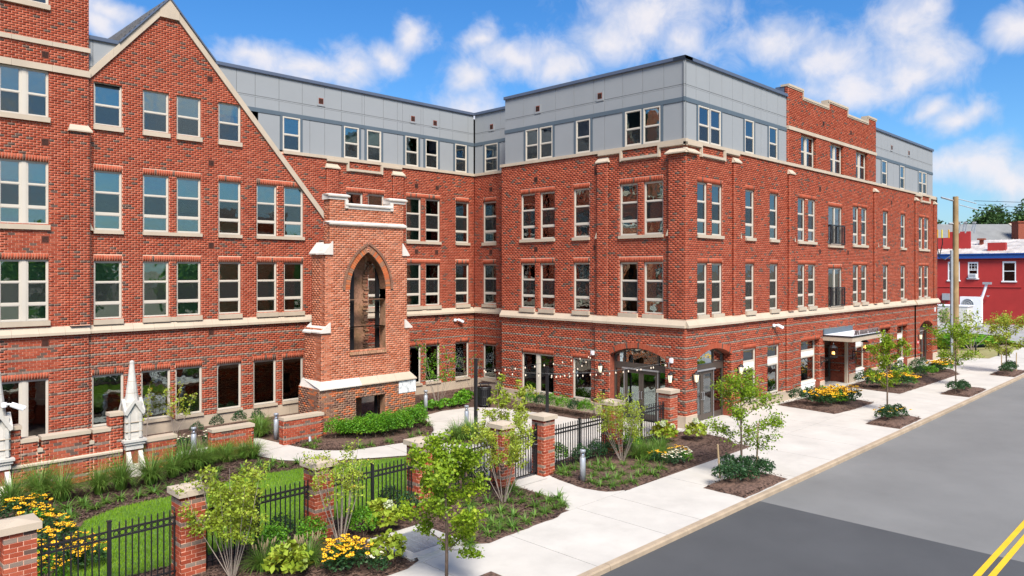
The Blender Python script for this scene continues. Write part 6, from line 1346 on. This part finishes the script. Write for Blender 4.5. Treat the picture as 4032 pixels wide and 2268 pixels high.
# ---- flowering perennials
def flower_mesh(r, mp, me_, n=10):
    mb = MB()
    for k in range(n):
        a = 2*pi*k/n; b = pi/n*.85; mb.add([(0, 0, 0), (r*.7*cos(a-b), r*.7*sin(a-b), .004), (r*cos(a), r*sin(a), -.006), (r*.7*cos(a+b), r*.7*sin(a+b), .004)], [(0, 1, 2, 3)])
    np_ = n; mb.lathe([(r*.24, .0), (r*.22, r*.2), (r*.08, r*.32)], 7); m = mb.mesh('flower'); m.materials.append(mp); m.materials.append(me_)
    for i, p in enumerate(m.polygons): p.material_index = 0 if i < np_ else 1
    return m
FY, FW = flower_mesh(.052, M_PET, M_EYE), flower_mesh(.046, M_PETW, M_EYEW); FYb = flower_mesh(.075, M_PET, M_EYE, 8)
sus = [mound(260, .34, .48, .085, G_DARK, asp=.55) for _ in range(2)]+[mound(260, .34, .46, .085, G_BOX, asp=.55)]
def perennials(name, spots, fm, nfl, label, group, z=.03, sc=1.0, labels=None):
    r_ = random.Random(len(spots)*3+nfl)
    for i, (x, y) in enumerate(spots):
        r = thing(name, labels[i] if labels else label, 'flowers', (x, y, z), r_.uniform(0, 6.28), group if len(spots) > 1 else None); link_obj('foliage', sus[i % 3], r, kind='stuff'); st = MB()
        for k in range(nfl):
            a = r_.uniform(0, 6.28); d = .40*sqrt(r_.random()); p = (d*cos(a), d*sin(a), .60-d*.42+r_.uniform(-.07, .05)); st.tube([(p[0]*.5, p[1]*.5, .2), p], .004, 3, False)
            o = link_obj('flower', fm, r, p, r_.uniform(0, 6)); o.rotation_euler = (r_.uniform(-.35, .35)-.15, r_.uniform(-.3, .3), r_.uniform(0, 6))
        part('flower_stalk', st, G_LIR, r, kind='stuff'); r.scale = (sc*r_.uniform(.9, 1.1),)*3
perennials('black_eyed_susan', [(4.66, 21.2), (4.25, 21.3), (4.5, 20.3), (4.55, 19.3), (4.75, 18.7), (4.65, 17.6), (4.7, 16.9), (4.2, 18.3), (4.0, 17.6), (4.35, 17.0), (4.1, 19.6), (3.9, 16.5), (3.6, 17.2)], FY, 26, 'golden daisy mound behind the nearest railing', 'yellow daisy mounds at the left edge', sc=.95)
perennials('black_eyed_susan', [(8.12, 13.0), (8.45, 12.95), (8.5, 13.35)], FY, 34, 'golden daisy mound at the photo bottom', 'yellow daisy mounds at the bottom')
perennials('black_eyed_susan', [(19.85, 13.3), (20.75, 13.1)], FY, 18, '', 'yellow daisy mounds right of the gate', labels=['golden daisy mound left of the white coneflowers right of the gate', 'golden daisy mound nearest the corner door in the gate bed'], sc=.85)
perennials('white_coneflower', [(19.95, 12.85), (20.2, 12.8), (20.6, 12.75)], FW, 26, 'cream coneflowers in the gate bed', 'white coneflowers right of the gate', sc=.8)
perennials('white_coneflower', [(8.75, 12.5)], FW, 14, 'small white coneflower plant right of the yellow flowers at the bottom', None, sc=.65)
perennials('white_coneflower', [(10.15, 26.0), (11.0, 25.9)], FW, 14, '', 'white coneflowers behind the low walls', labels=['white coneflowers behind the bollard between the low brick walls', 'white coneflowers partly behind the freestanding low wall'], sc=.85)
perennials('black_eyed_susan', [(33.3, 13.9), (33.35, 13.4), (33.9, 13.5), (34.3, 13.9), (34.8, 14.0), (35.3, 13.7), (35.5, 13.1), (34.9, 13.4), (35.8, 13.9), (34.5, 12.95)], FYb, 24, 'golden daisy mound left of the entrance', 'yellow daisy mounds left of the entrance', .09, 1.15)
perennials('black_eyed_susan', [(40.5, 13.9), (40.8, 13.5), (41.2, 13.3), (42.0, 13.4), (41.7, 12.8), (42.3, 12.7), (49.4, 13.5), (50.2, 13.4), (49.8, 13.0), (48.9, 13.2), (51.0, 13.3)], FYb, 22, 'golden daisy mound right of the entrance', 'yellow daisy mounds right of the entrance', .09, 1.2)
perennials('black_eyed_susan', [(31.6, 10.5), (32.3, 10.05)], FYb, 8, '', 'yellow daisies in the second tree pit', .12, .95, labels=['small golden daisy clump at the left of the second tree pit', 'small golden daisy clump at the kerb side of the second tree pit'])
# ---- trees beyond the roofs
def far_tree(name, label, x, y, h, w, seed, n=5200, leaf=.62, z_lo=.22, group='trees beyond the roofs at the right'):
    r_ = np.random.default_rng(seed); root = thing(name, label, 'tree', (x, y, -.3), 0, group); part('trunk', MB().tube([(0, 0, 0), (.2, 0, h*.4), (0, .2, h*.75)], [h*.025, h*.018, h*.006], 8), M_TRUNK, root); C_ = []
    for i in range(46):
        d = unit(r_.normal(0, 1, 3)); R = r_.uniform(.35, 1)**.6; C_.append([d[0]*w*.5*R, d[1]*w*.5*R, h*(.5+z_lo*.5)+d[2]*h*(1-z_lo)*.46*R])
    C_ = np.array(C_); k = r_.integers(0, len(C_), n); Q = C_[k]+r_.normal(0, 1, (n, 3))*np.array([w*.075, w*.075, h*.05]); T = np.clip(.45+r_.normal(0, .12, len(C_))[k]+r_.normal(0, .13, n), 0, .98)
    link_obj('crown', leaf_mesh('crown', Q, leaf, G_FAR if seed < 90 else G_BOX, .7, .6, T), root, kind='stuff')
for i, (px, py, dp, w, lab) in enumerate([(2518, 505, 150, 11, 'tallest rounded dark green tree behind the brick chimney'), (2568, 522, 146, 8, 'dark green tree at the right photo edge'), (2478, 540, 152, 8.5, 'mid green tree touching the left of the tallest far tree'), (2440, 566, 158, 8, 'lower far tree left of the chimney'), (2398, 574, 165, 8, 'low far tree right behind the utility pole'), (2362, 556, 150, 4.5, 'small far tree just beside the corner of the brick building'), (2590, 500, 152, 9, 'far tree outside the right edge beyond the shop')]):
    a = (px*1.5652-2016)/F_PX; x, y = dp*(cos(PHI)+sin(PHI)*a), dp*(sin(PHI)-cos(PHI)*a); h = CAM_H+(1066-py*1.5652)*dp/F_PX+.3
    far_tree('broadleaf_tree', lab, x, y, h, w, 60+i)
part_w = thing('watering_bag', 'small blue water barrel behind the yellowish maple', 'barrel', (74, 12.6, 0)); part('barrel', MB().lathe([(.35, 0), (.45, .4), (.42, .9), (.36, .95)], 12), pmat('teal_plastic', (.01, .22, .33), .4, .05, 3, 0, 60), part_w)
# trees and houses over the road behind the viewer, seen in the window panes
for i, (x, y, h, w) in enumerate([(-14, -26, 9, 9), (-2, -30, 11, 10), (10, -27, 8.5, 9), (22, -32, 11, 11), (36, -28, 8, 8), (48, -31, 10, 10), (62, -27, 8, 9), (-28, 12, 9, 9), (-30, 24, 10, 9)]):
    far_tree('roadside_tree', 'leafy tree behind the viewer, number %s along the far roadside' % ['one','two','three','four','five','six','seven','eight','nine'][i], x, y, h, w, 90+i, 2200, 1.15, .12, 'trees across the road')

# ---- give every member of a group of look-alike plants a label that singles it out by its nearest landmark
MARKS = {'gate': (15.7, 15.2), 'gate bollard': (16.71, 13.74), 'foreground maple': (9.22, 10.95), 'church ruin': (16.5, 24.2), 'stone pinnacle': (7.86, 24.1), 'corner brick pier': (23.32, 15.1), 'lower left pier': (3.08, 15.1),
         'second brick pier': (6.01, 15.1), 'litter bin': (22.96, 24.6), 'staked maple': (20.55, 10.8), 'corner door': (27.3, 15.5), 'canopied entrance': (40.2, 15.5), 'far arched door': (55, 15.5), 'freestanding low wall': (11, 24.1),
         'arched courtyard door': (25.1, 17.8), 'left light pole': (18.76, 20.58), 'utility pole': (61, 15.2), 'drain grate': (10.3, 13.3), 'gate shrub': (13.7, 13.95), 'third brick pier': (8.95, 15.1), 'left photo edge': (3.6, 23)}
ORD = ['nearest', 'second nearest', 'third nearest', 'fourth nearest', 'fifth nearest', 'sixth nearest', 'seventh nearest', 'eighth nearest', 'ninth nearest', 'tenth nearest']+['%dth nearest' % i for i in range(11, 40)]
byl = {}
for o in scene.objects:
    if o.parent is None and o.get('group') and o.get('category') != 'railing': byl.setdefault((o['group'], o['label']), []).append(o)
for (g, lab), obs in byl.items():
    if len(obs) < 2 or g == 'trees across the road': continue
    for o in obs:
        mk = min(MARKS, key=lambda k: math.hypot(MARKS[k][0]-o.location.x, MARKS[k][1]-o.location.y)); d = lambda q: math.hypot(MARKS[mk][0]-q.location.x, MARKS[mk][1]-q.location.y)
        o['label'] = '%s, %s the %s' % (lab, ORD[sorted(obs, key=d).index(o)], mk)

for o in scene.objects:
    lb = o.get('label')
    if lb and len(lb.split()) > 16:
        w = lb.split(); o['label'] = ' '.join(w[:16])
        while o['label'].split()[-1].strip(',') in ('the', 'a', 'of', 'in', 'and', 'by', 'with', 'to', 'from', 'on', 'at', 'its', 'behind', 'beside'): o['label'] = ' '.join(o['label'].split()[:-1])
